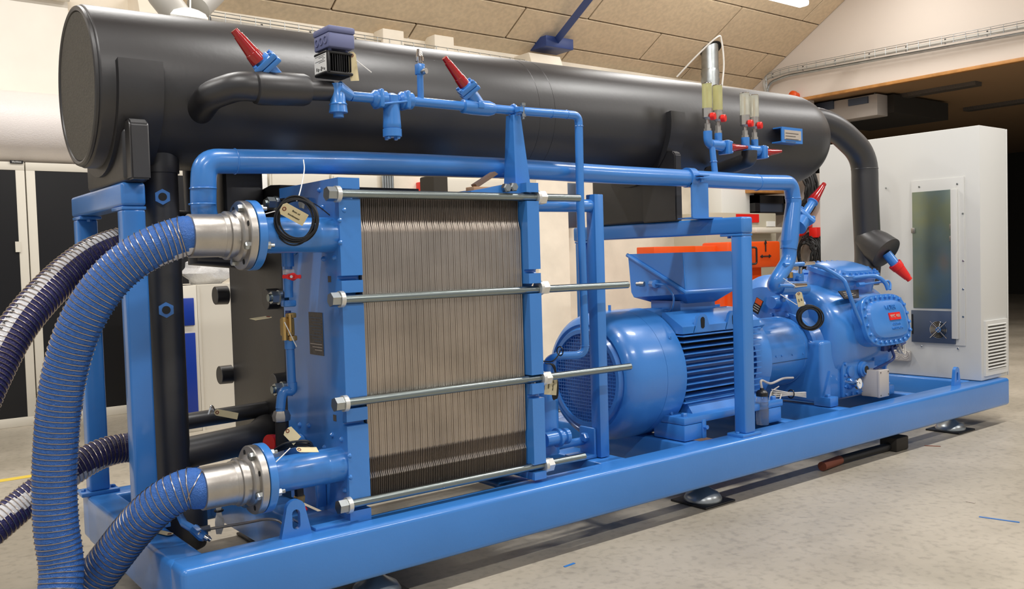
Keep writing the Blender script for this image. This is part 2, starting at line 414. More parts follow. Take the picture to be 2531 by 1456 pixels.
# air handling unit under the lintel
ah = thing('air_handler', 'grey ducted air handler hanging under the pine lintel', 'air handler', (12, 4.3, 3.0))
A = at(1985, 262, x=12.0); B = at(2168, 231, x=12.0); C = at(2168, 284, x=12.0)
MB().bx(12.0, 12.3, B.y, A.y, C.z, B.z, .01).build('casing', boxgrey, ah)
for y_ in (B.y+.1, A.y-.1): MB().bx(12.1, 12.13, y_-.01, y_+.01, B.z-.01, 3.71).build('hanger', galv, ah)
for a_, c_ in ((2018, 2060), (2097, 2145)):
    g = at(a_, 262-(a_-2000)*.13, x=11.98); h = at(c_, 276-(c_-2000)*.17, x=11.98)
    MB().bx(11.97, 12.01, g.y, h.y, h.z-.02, g.z+.02).build('grille', fanp, ah)
MB().bx(12.3, 14.0, B.y-.1, A.y, C.z+.05, B.z).build('duct', dark, ah)
for i, (px, py) in enumerate(((2310, 225), (2470, 260))):
    c = at(px, py, z=3.65)
    MB().bx(c.x, c.x+.2, c.y-.6, c.y+.6, 3.64, 3.705).build('unlit_lamp', silver, label=('unlit lamp under the dark hall ceiling, nearer the lintel', 'unlit lamp deeper in the dark hall above the white cabinet')[i], cat='lamp', group='unlit lamps of the dark hall')

# ------------------------------------------------------------------ background furniture
def roller_cabinet(x0, x1, label):
    t = thing('tambour_cabinet', label, 'cabinet', ((x0+x1)/2, 5.9, 0), 'black fronted cabinets along the back wall')
    f = MB()
    for a, b_, z0, z1 in ((x0, x0+.07, .08, 2.2), (x1-.07, x1, .08, 2.2), (x0, x1, 2.2, 2.27), (x0, x1, 0, .08)):
        f.bx(a, b_, 5.7, 5.72, z0, z1, .003)
    f.bx(x0, x1, 5.72, 6.25, 0.02, 2.265); f.build('frame', offw, t)
    MB().bx(x0+.07, x1-.07, 5.705, 5.715, .08, 2.2).build('front', blackg, t)
    for z in (.9, 1.5): MB().bx(x1-.1, x1-.06, 5.69, 5.7, z, z+.09).build('handle', offw, t)
    return t
c1 = roller_cabinet(-1.15, .57, 'black fronted white cabinet with a small black badge, left of the pair')
roller_cabinet(.58, 2.0, 'black fronted white cabinet half hidden behind the black riser pipe')
bd = at(41, 400, y=5.69)
MB().bx(bd.x-.05, bd.x+.05, 5.688, 5.699, bd.z-.012, bd.z+.012).build('badge', blackg, c1)
text('blackbox', (bd.x, 5.686, bd.z), .020, X_, Z_, white, c1)
rb = thing('bubble_wrap_roll', 'big white bubble wrap roll lying on the black cabinets', 'roll', (0, 5.94, 2.28))
prof = [(0, .02)]+[(0, .31)]+[(4.4*i/60, .31+.003*(i % 2)) for i in range(61)]+[(4.4, .02)]
MB().lathe((-2.6, 5.94, 2.6), X_, prof, 40).build('film', bubble, rb)
MB().cyl((-2.63, 5.94, 2.6), (1.83, 5.94, 2.6), .05).build('core', card, rb)
# blue and white workshop cabinet with bag
wc = thing('tool_cabinet', 'blue and white workshop cabinet behind the black riser pipe', 'cabinet', (1.7, 4.6, 0))
x0, x1 = 1.3, 2.05
ztop = at(490, 705, y=4.3).z; yf = 4.3
xs = at(490, 800, y=yf).x
MB().bx(x0, xs+.0, yf, yf+.9, 0, ztop, .008).bx(xs, xs+.02, yf, yf+.9, 0, ztop).bx(x0, x1+.2, yf+.02, yf+.9, 0, ztop).build('body', offw, wc)
MB().bx(x0+.02, xs-.03, yf-.012, yf, ztop-.32, ztop-.1, .004).build('drawer', navy, wc)
MB().bx(x0+.02, xs-.03, yf-.012, yf, .1, ztop-.38, .004).build('door', navy, wc)
bm_ = MB()
c = at(510, 675, y=4.7)
random.seed(2)
rings = []
for i in range(9):
    th = PI*i/8; rings.append([c+V((math.sin(th)*.2*math.cos(p*2*PI/14)*(1+.25*random.uniform(-1, 1)), math.sin(th)*.2*math.sin(p*2*PI/14), math.cos(th)*.12*(1+.3*random.uniform(-1, 1)))) for p in range(14)])
bm_.loft(rings, True).build('film_bag', bag, label='crumpled clear film bag on the blue and white workshop cabinet', cat='bag')
# electrical cabinets on the wall
for i, (a, b_, y0, y1, m_) in enumerate(((563, 611, 432, 640, offw), (613, 664, 428, 500, white), (666, 817, 424, 500, offw), (819, 935, 430, 500, offw), (1100, 1262, 440, 520, offw))):
    A = at(a, y0, y=6.0); B = at(b_, y1, y=6.0)
    lb = ('grey wall cabinet with two vent grids, left of the row under the big blue pipe', 'small white wall box beside the vented cabinet', 'wide white wall cabinet in the middle of the row', 'white wall cabinet at the right end of the left row', 'white wall cabinet behind the wedge on the exchanger')[i]
    t = thing('wall_cabinet', lb, 'cabinet', ((A.x+B.x)/2, 6.1, B.z), 'wall cabinets under the big blue pipe')
    MB().bx(A.x, B.x, 6.0, 6.29, B.z, A.z, .01).build('body', m_, t)
    MB().bx(A.x+.02, B.x-.02, 5.985, 6.0, B.z+.02, A.z-.02, .005).build('door', m_, t)
    if i == 0:
        for k in range(3):
            for j in range(3): MB().bx(A.x+.07+k*.05, A.x+.11+k*.05, 5.98, 5.986, A.z-.2-j*.025, A.z-.19-j*.025).build('vent_slot', dark, t)
for i, (px, py) in enumerate(((590, 422),)):
    A = at(565, 425, y=5.98); MB().bx(A.x, A.x+.2, 5.98, 6.25, A.z-.005+.02, A.z+.12).build('carton', card, label='small cardboard carton on the vented wall cabinet', cat='carton')
c = at(463, 490, y=6.0)
MB().ring(c, Y_, .09, .018).build('warning_sign', redb, label='round red ring sign between the black riser pipes', cat='sign')
# bundle of pipes and fan on the wall
for i in range(5):
    c = at(948+i*6, 440, y=6.2); MB().cyl((c.x, 6.22, 1.2), (c.x, 6.22, 2.4), .016, seg=8).build('wall_pipe', galv, label='%s of five thin grey pipes side by side on the back wall' % ('leftmost', 'second from the left', 'middle', 'second from the right', 'rightmost')[i], cat='pipe', group='thin wall pipes')
c = at(1090, 455, y=5.6)
MB().bx(c.x-.1, c.x+.1, 5.6, 5.9, 0, c.z+.1, .02).build('dark_post', dark, label='dark grey post behind the top of the plate exchanger', cat='post')
for i, px in enumerate((1046, 1058)):
    c = at(px, 462, y=6.2); MB().bx(c.x-.04, c.x+.04, 6.2, 6.3, c.z-.06, c.z+.06, .01).build('socket_box', (redb, white)[i], label=('small red socket box on the back wall', 'small white socket box on the back wall')[i], cat='socket')
# heater box at 1405,545
c = at(1412, 545, y=6.1)
MB().bx(c.x-.12, c.x+.12, 6.05, 6.29, c.z-.1, c.z+.5, .02).build('wall_heater', fanp, label='small dark box on the wall behind the vertical blue pipe', cat='box')
# right group: grey control box, screens, orange machine
t = thing('control_console', 'grey beige control console with a red sticker above the orange machine', 'console', (9.5, 5.4, 1.4))
A = at(1744, 525, y=5.3); B = at(1919, 590, y=5.3)
MB().bx(A.x, B.x, 5.3, 5.9, B.z-.9, A.z, .01).build('body', cream, t)
a, b_ = at(1820, 529, y=5.29), at(1875, 550, y=5.29); MB().bx(a.x, b_.x, 5.28, 5.299, b_.z, a.z).build('red_sticker', redb, t)
a, b_ = at(1895, 547, y=5.29), at(1915, 560, y=5.29); MB().bx(a.x, b_.x, 5.28, 5.299, b_.z, a.z).build('white_sticker', white, t)
a, b_ = at(1862, 562, y=5.1), at(1932, 576, y=5.1); MB().bx(a.x, b_.x, 5.05, 5.3, b_.z, a.z, .03).build('ledge', offw, t)
a, b_ = at(1783, 455, y=5.7), at(1865, 524, y=5.7)
MB().bx(a.x, b_.x, 5.7, 6.1, A.z+.0, a.z, .01).build('white_board', white, label='white panel standing on the grey control console', cat='panel')
t = thing('black_oven', 'black framed glass cabinet right of the white panel', 'cabinet', (10.8, 5.8, 1.9))
a, b_ = at(1866, 482, y=5.6), at(1945, 526, y=5.6)
f = MB()
for (x0, x1, z0, z1) in ((a.x, b_.x, a.z-.12, a.z), (a.x, a.x+.12, A.z, a.z), (b_.x-.08, b_.x, A.z, a.z), (a.x, b_.x, A.z, A.z+.04)): f.bx(x0, x1, 5.6, 6.2, z0, z1)
f.build('frame', blackg, t); MB().bx(a.x+.1, b_.x-.05, 5.62, 5.63, A.z+.02, a.z-.1).build('glass_front', fanp, t)
a = at(1868, 440, y=5.5); b_ = at(1945, 478, y=5.5)
MB().bx(a.x, b_.x, 5.5, 6.25, b_.z+.0, a.z, .01).build('plywood_box', wood, label='pine box on top of the black framed cabinet', cat='box')
for px in (1752, 1838):
    a = at(px, 460, y=6.2); MB().cyl((a.x, 6.2, 1.2), (a.x, 6.2, 2.9), .03 if px < 1800 else .06, seg=12).build('wall_pipe', cable if px < 1800 else offw, label=('grey pipe on the wall right of the gantry bracket', 'cream drain pipe behind the white panel')[px > 1800], cat='pipe')
om = thing('orange_machine', 'orange workshop machine with a black handle and arrow marks behind the motor', 'machine', (8.6, 4.7, 0))
a, b_ = at(1617, 610, y=4.6), at(1720, 640, y=4.6)
MB().bx(a.x, b_.x, 4.6, 4.9, b_.z, a.z, .01).build('arm', orange, om)
c_ = at(1860, 625, y=4.6)
MB().bx(b_.x, c_.x, 4.75, 5.0, b_.z-.1, a.z, .01).build('beam', orange, om)
a, b_ = at(1800, 598, y=4.55), at(1930, 650, y=4.55)
MB().bx(a.x, b_.x, 4.55, 5.0, b_.z-.05, a.z, .03).build('head', orange, om)
MB().bx(a.x, a.x+.9, 4.7, 5.0, 0, b_.z, .02).bx(a.x+.1, a.x+.16, 4.66, 4.7, 0, b_.z).bx(a.x+.5, a.x+.58, 4.64, 4.7, 0, b_.z).build('column', orange, om)
a, b_ = at(1634, 640, y=4.8), at(1830, 650, y=4.8)
MB().bx(a.x+.5, b_.x, 4.9, 5.0, 0, 1.15, .01).build('leg', orange, om)
h = at(1860, 632, y=4.53)
MB().tube(bend([h+V((-.05, 0, .11)), h+V((.02, -.05, .11)), h+V((.02, -.05, -.11)), h+V((-.05, 0, -.11))], .03), .014, 8).build('handle', blackg, om)
g = at(1893, 622, y=4.54); ar = MB()
for dx, dz, l in ((0, .06, 0), ):
    ar.bx(g.x-.006, g.x+.006, 4.535, 4.548, g.z-.0, g.z+.13)
ar.prism([(g.x-.025, g.z+.11), (g.x+.025, g.z+.11), (g.x, g.z+.16)], 'y', 4.535, 4.548)
ar.bx(g.x-.08, g.x+.08, 4.535, 4.548, g.z-.07, g.z-.055)
for s_ in (-1, 1): ar.prism([(g.x+s_*.075, g.z-.04), (g.x+s_*.075, g.z-.085), (g.x+s_*.12, g.z-.0625)], 'y', 4.535, 4.548)
ar.build('arrow_mark', ink, om)
a = at(1912, 637, y=4.6)
# coiled hoses on the gable wall
for i, (px, py, R_) in enumerate(((2003, 628, .33), (1990, 470, .3))):
    c = at(px, py, x=XG-.15); hb = MB()
    for k in range(9):
        rr_ = R_*(1-.06*k); pts = [c+V((-.02*k+.05*random.random(), math.cos(t_*2*PI/24)*rr_*.7, math.sin(t_*2*PI/24)*rr_*(1 if i == 0 else 1.25))) for t_ in range(24)]
        hb.tube(pts, .02, 6, closed=True)
    hb.build('hose_coil', black, label=('black hose coil on the wall beside the white cabinet, lower of the two', 'black cable coil on the wall beside the tank end, upper of the two')[i], cat='hose')
for i, (px, py) in enumerate(((1990, 550), (1975, 572), (2018, 575))):
    c = at(px, py, x=XG-.1); MB().bx(XG-.2, XG-.001, c.y-.07, c.y+.07, c.z-.08, c.z+.08, .015).build('power_socket', redb, label='small red power socket on the wall, %s' % ('topmost of three', 'left of the lower two', 'nearest the white cabinet')[i], cat='socket', group='red sockets on the wall')
c = at(1963, 236, x=XG-.08)
MB().lathe(c, -X_, [(-.08, .05), (-.02, .05), (0, .07), (.05, .07), (.07, .04)], 16).build('beacon_lamp', orange, label='small orange beacon lamp over the tank end', cat='lamp')
# yellow floor line
a = at(0, 1190, z=0); b_ = at(45, 1183, z=0)
MB().prism([(a.x-2, a.y-.05), (a.x-2, a.y+.03), (b_.x+.6, b_.y+.06), (b_.x+.6, b_.y-.02)], 'z', .0005, .002).build('floor_marking', yellow, label='yellow floor line left of the hoses', cat='marking')
# scuffs and chalk marks on the floor
for i, (p, q_, m_, lb) in enumerate((((2420, 1278), (2520, 1292), blue, 'pale blue chalk mark on the floor at the right'), ((1395, 1402), (1420, 1393), blue, 'small blue paint scuff on the floor near the front edge'), ((2285, 1102), (2325, 1104), rust, 'thin dark splinter lying on the floor'), ((2388, 1240), (2410, 1244), alu, 'small shiny ring mark on the floor'))):
    a = at(*p, z=0); b_ = at(*q_, z=0); d = (b_-a); n = V((-d.y, d.x, 0)).normalized()*.006
    MB().prism([(a.x+n.x, a.y+n.y), (a.x-n.x, a.y-n.y), (b_.x-n.x, b_.y-n.y), (b_.x+n.x, b_.y+n.y)], 'z', .0005, .003).build('floor_mark', m_, label=lb, cat='mark')
# wire mesh basket under and behind the motor
wb = thing('wire_basket', 'low wire basket with black contents on the floor behind the motor', 'basket', (2.6, 2.2, 0))
f = MB(); 
for z in (.05, .15, .25, .35):
    f.tube([(1.7, 1.75, z), (4.3, 1.75, z), (4.3, 2.9, z), (1.7, 2.9, z)], .006, 6, closed=True)
for i in range(19):
    x = 1.7+i*.144; f.cyl((x, 1.75, .05), (x, 1.75, .38), .005, seg=6); f.cyl((x, 2.9, .05), (x, 2.9, .38), .005, seg=6)
f.build('wire_frame', zinc, wb)
MB().bx(1.75, 4.25, 1.8, 2.85, .03, .06).build('tray', dark, wb)
for i in range(3):
    x = 1.95+i*.75
    MB().lathe((x, 2.0+.15*(i % 3), .06), Z_, [(0, .09), (.3, .1), (.38, .06), (.4, 0)], 16).build('black_canister', blackg, label='black canister in the wire basket behind the motor, %s' % ('nearest the plate exchanger', 'middle of three', 'furthest from the plate exchanger')[i], cat='canister', group='canisters in the wire basket')
# brown pipes under the skid
up_ = thing('loose_pipe', 'rusty and black loose pipe lying on the floor under the skid', 'pipe', tuple(at(2130, 1125, z=0)))
a, m1, b_ = at(2032, 1153, z=.03), at(2075, 1137, z=.03), at(2215, 1098, z=.03)
MB().cyl(a, m1, .028, seg=14).build('rusty_end', rust, up_)
MB().cyl(m1, b_, .026, seg=14).build('shaft', black, up_)
MB().bx(b_.x-.1, b_.x+.05, b_.y-.06, b_.y+.06, 0, .09, .01).build('end_block', dark, up_)

# ================================================================== THE CHILLER UNIT
H, HB = .33, .13
sk = thing('skid_frame', 'long blue painted steel skid frame carrying the whole chiller', 'frame', (3, .69, 0))
WD, LN = 1.38, 6.04
MB().bx(0, LN, 0, .155, HB, H, .022, 4).build('side_beam', blue, sk)
MB().bx(0, LN, WD-.155, WD, HB, H, .022, 4).build('side_beam', blue, sk)
MB().bx(-.002, .125, .1, WD-.1, HB, H-.001, .018, 3).build('end_beam', blue, sk)
MB().bx(LN-.35, LN+.001, .14, WD-.1, HB, H-.0005, .018, 3).build('end_beam', blue, sk)
for x0, x1 in ((.52, .66), (2.03, 2.20), (2.63, 2.76), (3.5, 3.6), (4.06, 4.17), (4.87, 4.97)):
    MB().bx(x0, x1, .14, WD-.14, HB+.02, H-.004, .01).build('cross_member', blue, sk)
def lug(x0, x1, y, h, par, th=.022):
    c = (x0+x1)/2; hw = (x1-x0)/2; r = hw*.62
    out = [(x0, H-.003)]+[(c+r*math.cos(PI-PI*k/12), H+h-r+r*math.sin(PI-PI*k/12)) for k in range(13)]+[(x1, H-.003)]
    sw, z0, z1 = hw*.26, H+h*.30, H+h*.62
    slot = [(c+sw*math.cos(PI*k/6), z1+sw*math.sin(PI*k/6)) for k in range(7)]+[(c-sw*math.cos(PI*k/6), z0-sw*math.sin(PI*k/6)) for k in range(7)]
    m_ = MB(); bm = m_.bm
    for w_ in (y, y+th):
        vo = [bm.verts.new((p[0], w_, p[1])) for p in out]; vi = [bm.verts.new((p[0], w_, p[1])) for p in slot]
        es = [bm.edges.new((a[i], a[(i+1) % len(a)])) for a in (vo, vi) for i in range(len(a))]
        bmesh.ops.triangle_fill(bm, use_beauty=True, edges=es)
        if w_ == y: A = (vo, vi)
        else:
            for a, b_ in zip(A, (vo, vi)):
                for i in range(len(a)):
                    j = (i+1) % len(a); bm.faces.new((a[i], a[j], b_[j], b_[i]))
    o = m_.build('lifting_lug', blue, par)
    return o
lug(.383, .503, .085, .135, sk); lug(5.40, 5.50, .10, .13, sk)
lug(.383, .503, WD-.11, .135, sk); lug(5.40, 5.50, WD-.12, .13, sk)
for i, x in enumerate((.80, 2.77, 5.46)):
    for y in (.16, WD-.16):
        ft = MB().lathe((x, y, .012), Z_, [(0, .1), (.012, .1), (.035, .085), (.055, .05), (.075, .02), (.13, .02)], 28).build('levelling_foot', galv, sk)
        MB().bx(x-.12, x+.12, y-.12, y+.12, 0, .012, .003).build('rubber_pad', black, ft)
# weld seam marks near the first lug
MB().bx(.52, .70, .09, .30, H-.002, H+.012, .004).build('base_plate', blue, sk)
MB().bx(1.45, 1.70, .14, .40, H-.03, H-.004, .004).build('base_plate', blue, sk)

def gantry(x, y0, y1, zt, label, tw=.088):
    g = thing('support_gantry', label, 'frame', (x+tw/2, (y0+y1)/2, H), 'blue tank gantries')
    MB().bx(x, x+tw, y0, y1, zt-tw, zt, .012, 3).build('cross_beam', blue, g)
    for ya, sg in ((y0+.004, 1), (y1-tw-.004, -1)):
        p = MB().bx(x+.002, x+tw-.002, ya, ya+tw-.01, H+.015, zt-tw-.012, .01, 3).build('post', blue, g)
        MB().bx(x-.0, x+tw+.0, min(ya, ya+sg*.06), max(ya+tw-.01, ya+tw+sg*.06), zt-tw-.014, zt-tw-.001, .003).build('head_plate', blue, p)
        MB().bx(x-.035, x+tw+.035, ya-.01, ya+tw+.01, H-.001, H+.016, .003).build('foot_plate', blue, p)
        bolts('bolt', blue, p, [V((x-.018, ya+.04, H+.016)), V((x+tw+.018, ya+.04, H+.016))], Z_, .011, .01)
        bolts('bolt', blue, p, [V((x+tw/2, ya+tw*(.5)+sg*.075, zt-tw-.024))], Z_, .011, .012)
    return g
g1 = gantry(.012, .55, 1.37, 1.645, 'blue gantry at the hose end under the tank end')
g2 = gantry(2.98, .03, 1.37, 1.505, 'blue gantry between the motor fins and the coupling')

# ------------------------------------------------------------------ insulated tank
TY, TR = .83, .312
def tz(x): return 2.034+.012*x
tk = thing('insulated_tank', 'huge black foam insulated horizontal tank lying on the gantries', 'tank', (2.2, TY, 1.7))
ax = V((1, 0, .012)).normalized()
x0, x1 = -.055, 4.76
prof = [(0, TR-.022), (.004, TR-.006), (.014, TR)]+[((x1-x0)*k/8-.0+.0, TR) for k in range(1, 8)]
L_ = x1-x0-.30
prof = [(0, TR-.022), (.004, TR-.006), (.014, TR), (L_*.55, TR)]
prof += [(L_, TR)]+[(L_+.42*math.sin(a*PI/2/12), TR*(.42+.58*math.cos(a*PI/2/12)) if a < 12 else TR*.42) for a in range(1, 13)]
prof = prof[:5]+[(L_+.30*math.sin(PI/2*a/14), TR*(math.cos(PI/2*a/14))**.6 if a < 14 else 0) for a in range(1, 15)]
MB().lathe((x0, TY, tz(x0)), ax, prof, 96).build('shell_insulation', foam, tk, ang=50)
MB().lathe((x0-.004, TY, tz(x0)), ax, [(0, TR-.03), (.006, TR-.028)], 72).build('end_disc', foamend, tk)
MB().ring((x0+.001, TY, tz(x0)), ax, TR-.017, .012, 72, 8).build('end_rim', foam, tk)
for xs in (2.02, 2.12):   # glued seams
    MB().ring((xs, TY, tz(xs)), ax, TR-.0003, .0016, 96, 6).build('glue_seam', foam, tk)
def saddle(xa, xb, xw, zb, ya, yb, name_l):
    # band hugging the tank from below plus a pedestal
    R_ = TR+.036; zc = tz((xa+xb)/2); n = 26
    rings = []
    for k in range(n+1):
        a = PI+.28-(.28) + (PI)*k/n if False else PI-.16+(PI+.32)*k/n
        c, s_ = math.cos(a), math.sin(a)
        rings.append([V((xa, TY+c*(TR-.01), zc+s_*(TR-.01))), V((xa, TY+c*R_, zc+s_*R_)), V((xb, TY+c*R_, zc+s_*R_)), V((xb, TY+c*(TR-.01), zc+s_*(TR-.01)))])
    bd_ = MB().loft(rings).build('saddle_band', foam, tk)
    MB().bx(xw, xw+.09, ya+.03, yb, zb, zc-TR*.60, .02, 3).build('saddle_foot', foam, bd_)
    rib = []
    for s_ in (-1, 1):
        y = TY+s_*(R_-.02)
        pts = [V((xw+.045, TY+s_*(R_+.002)*math.cos(t), zc-(R_+.002)*math.sin(t))) for t in [0.35+.1*k for k in range(6)]]
    return bd_
s1 = saddle(.005, .165, .02, 1.645, .50, 1.10, '')
s2 = saddle(2.95, 3.07, 2.965, 1.505, .53, 1.17, '')
# slim upright ribs of the saddles reaching up the front of the tank
for xa, xb, zb, zt in ((.03, .098, 1.65, 1.872), (2.957, 3.012, 1.505, 1.90)):
    poly = []
    R_ = TR+.005
    zc = tz(xa)
    ya_ = TY-TR-.05
    poly = [(ya_, zb), (ya_, zt-.02), (ya_+.02, zt)]
    y_hit = TY-math.sqrt(max(0, R_**2-(zt-zc)**2))
    poly += [(TY-math.sqrt(max(0, R_**2-(zc-z)**2)), z) for z in [zt-(zt-zb)*k/8 for k in range(0, 7)] if abs(zc-z) < R_]
    poly += [(TY-.1, zc-R_+.01), (TY-.1, zb)]
    MB().prism(poly, 'x', xa, xb, .006).build('saddle_rib', foam, tk)
# name plate bracket on the tank
c = at(1930, 334, y=.46); d_ = at(1981, 334, y=.46)
nt = MB(); z0, z1 = at(1955, 354, y=.46).z, at(1955, 316, y=.46).z
nb = MB().bx(c.x, d_.x, .452, .46, z0, z1).bx(c.x, d_.x, .46, .53, z1-.008, z1).bx(c.x, d_.x, .46, .53, z0, z0+.008).build('name_plate_bracket', blue, tk)
MB().bx(c.x+.025, d_.x-.02, .449, .453, z0+.02, z1-.018).build('name_plate', alu, nb)
for k in range(4):
    MB().bx(c.x+.035, d_.x-.05-.03*(k % 2), .4478, .4488, z1-.04-k*.018, z1-.036-k*.018).build('printed_line', silver, nb)
# suction pipe from tank end to the compressor
sp = thing('suction_pipe', 'thick black insulated pipe bending down from the tank end to the compressor', 'pipe', (5.0, .65, 1.2))
YS = .66
pts = [V((4.0, .80, 2.08)), at(2015, 295, y=.74), at(2060, 300, y=.7), at(2138, 375, y=YS), at(2138, 470, y=YS), at(2140, 660, y=YS)]
pp = [V((4.35, .80, 2.06)), at(1990, 290, y=.78), at(2062, 312, y=.72), at(2137, 384, y=YS), at(2138, 480, y=YS), at(2146, 640, y=YS), at(2140, 700, y=YS)]
bd2 = bend(pp, .16, 8)
MB().tube(bd2, .094, 28).build('insulation', foam, sp)
for q_ in (at(2100, 347, y=.68), ): pass
MB().ring(at(2137, 418, y=YS), Z_, .0945, .002, 32, 6).build('glue_seam', foam, sp)
ca, cb = at(2136, 585, y=YS+.02), at(2191, 626, y=.50)
dr = (cb-ca).normalized(); Lc = (cb-ca).length
MB().lathe(ca-dr*.03, dr, [(0, .03), (.02, .085), (.08, .10), (Lc*.7, .118), (Lc+.03, .124), (Lc+.034, .117)], 36).build('valve_insulation', foam, sp)
nk2 = at(2213, 654, y=.45)
MB().lathe(cb, nk2-cb, [(0, .034), ((nk2-cb).length, .034)], 20).build('valve_neck', blue, sp)
def redcap(p, d, L, r0, r1, par, m_=None):
    """ribbed conical valve cap: big end at p, pointing along d"""
    m_ = m_ or red
    o = MB().lathe(p, d, [(0, r0*.9), (0, r0), (L*.05, r0*1.02), (L*.27, r0*.93), (L*.28, r0*.86), (L*.84, r1*1.18), (L*.845, r1), (L*.995, r1*.94), (L, r1*.6)], 24).build('red_cap', m_, par, label='red conical cap')
    return o
pr = at(2211, 652, y=.45); tip = at(2249, 692, y=.38)
d = (tip-pr).normalized(); redcap(pr, d, (tip-pr).length, .047, .022, sp, redb)

# ------------------------------------------------------------------ plate heat exchanger
hx = thing('plate_heat_exchanger', 'blue framed plate heat exchanger with a pack of thin steel plates', 'heat exchanger', (1.2, .35, H))
PA0, PA1 = .663, .753; PB0, PB1 = 1.545, 1.612
def zz(px, py, y): return at(px, py, y=y).z
def frameplate(yf, yb, gaps, notch, zb, zt, dep, name, x0, x1, back=True):
    poly = [(yf, zb)]
    items = sorted([(a, b_, dep) for a, b_ in gaps]+[(a, b_, .03) for a, b_ in notch])
    for a, b_, d in items:
        m_ = (a+b_)/2; r = (b_-a)/2
        poly += [(yf, a), (yf+d-r*.3, a)]+[(yf+d-r*.3+r*math.sin(PI*k/6)*.9, m_-r*math.cos(PI*k/6)) for k in range(1, 6)]+[(yf+d-r*.3, b_), (yf, b_)]
    poly += [(yf, zt)]
    poly += [(yb, zt)]
    for a, b_, d in items[::-1]:
        if d < .04: continue
        poly += [(yb, b_), (yb-d, b_), (yb-d, a), (yb, a)]
    poly += [(yb, zb)]
    return MB().prism(poly, 'x', x0, x1).build(name, blue, hx, ang=30)
yf = .09
GA = [(zz(885, 492, yf), zz(885, 467, yf)), (zz(895, 750, yf), zz(895, 722, yf)), (zz(905, 1005, yf), zz(905, 978, yf)), (zz(915, 1255, yf), zz(915, 1232, yf))]
NA = [(zz(893, 692, yf), zz(893, 680, yf)), (zz(906, 1048, yf), zz(906, 1037, yf))]
frameplate(yf, .625, GA, NA, H, 1.642, .055, 'fixed_frame_plate', PA0, PA1)
yg = .06
GB = [(zz(1325, 497, yg), zz(1325, 475, yg)), (zz(1330, 725, yg), zz(1330, 700, yg)), (zz(1338, 947, yg), zz(1338, 925, yg)), (zz(1345, 1165, yg), zz(1345, 1145, yg))]
NB = [(zz(1330, 675, yg), zz(1330, 665, yg)), (zz(1340, 983, yg), zz(1340, 972, yg))]
frameplate(yg, .625, GB, NB, .345, 1.645, .055, 'pressure_plate', PB0, PB1)
# corrugated plates: one joined part (each plate is under 10 px wide)
npl = 92; pk = MB()
zt_, zb_ = 1.575, .405
zlev = [zb_, zb_+.045, zb_+.06, zb_+.10, zb_+.115, zb_+.17, 1.40, 1.47, 1.485, 1.555, zt_]
for i in range(npl):
    x = PA1+.004+(PB0-PA1-.008)*(i+.5)/npl; hw = (PB0-PA1)/npl*.5
    a, b_, lip = .107, .60, hw*.78
    jj = .0012*math.sin(i*1.7)
    # gasketed edge profile: thick lips in the body, thin edges at the port zones
    prof = [(zb_, .18, .004), (zb_+.075, .18, .0), (zb_+.08, .75, -.001), (zb_+.096, .6, .006), (zb_+.105, .18, .003), (zb_+.15, .22, .003), (zb_+.165, .965, -.002), (1.432, .965, -.003), (1.440, .965, -.003), (1.470, .8, .007), (1.484, .24, .011), (1.54, .16, .011), (zt_, .16, .009)]
    rings = []
    for z, t, dy in prof:
        w_ = hw*t
        rings.append([V((x-w_, a+dy+jj, z)), V((x-w_*.4, a+dy-.0015+jj, z)), V((x+w_*.4, a+dy-.0015+jj, z)), V((x+w_, a+dy+jj, z)), V((x+w_, b_, z)), V((x-w_, b_, z))])
    pk.loft(rings)
pk.build('plate_pack', plate, hx, kind='stuff', label='pack of thin steel plates with darker gaps')
MB().bx(PA1, PB0, .128, .5, zb_+.005, zt_-.01).build('plate_gap_shade', darkhole, hx)  # near-black box painted in as the shade deep between the plates
# tie rods: left px end, right px end
for i, (pl, prr, nutl, nutr, th) in enumerate((((817, 478), (1431, 490), (846, 480), (1337, 489), 1), ((824, 742), (1551, 704), (855, 739), (1347, 711), 1), ((836, 998), (1557, 906), (869, 995), (1352, 934), 0), ((848, 1250), (1444, 1128), (880, 1245), (1357, 1148), 0))):
    yr = .085 if i in (0, 1, 2, 3) else .09
    a = at(*pl, y=yr); b_ = at(*prr, y=yr)
    rod = MB().cyl(a, b_, .0165, seg=20).build('tie_rod', rodm, hx)
    dr = (b_-a).normalized()
    if i == 0:
        th_ = MB(); n = int((b_-a).length/.004)
        pts = []
        A_, B_ = perp(dr)
        for k in range(n*8): pts.append(a+dr*(.004*k/8)+(A_*math.cos(k*PI/4)+B_*math.sin(k*PI/4))*.0163)
        th_.tube(pts, .0011, 4).build('thread', rodm, rod)
    p = at(*nutl, y=yr)
    nb_ = MB().cyl(V((PA0-.052, p.y, p.z)), V((PA0-.018, p.y, p.z)), .0275, seg=6, ph=.3).build('nut', zinc, rod)
    MB().lathe(V((PA0-.017, p.y, p.z)), X_, [(0, .031), (.017, .031)], 24).build('washer', white_nut, rod)
    p = at(*nutr, y=yr)
    MB().lathe(V((PB1, p.y, p.z)), X_, [(0, .033), (.016, .033)], 24).build('washer', white_nut, rod)
    MB().cyl(V((PB1+.016, p.y, p.z)), V((PB1+.05, p.y, p.z)), .031, seg=6, ph=.1).build('nut', white_nut, rod)
    # the matching rod on the far side
    r2_ = MB().cyl(V((PA0-.06, .645, a.z)), V((PB1+.35, .645, a.z)), .0165, seg=16).build('tie_rod', rodm, hx)
    MB().cyl(V((PA0-.048, .645, a.z)), V((PA0-.016, .645, a.z)), .0275, seg=6, ph=.3).build('nut', zinc, r2_)
    MB().lathe(V((PA0-.016, .645, a.z)), X_, [(0, .031), (.016, .031)], 24).build('washer', zinc, r2_)
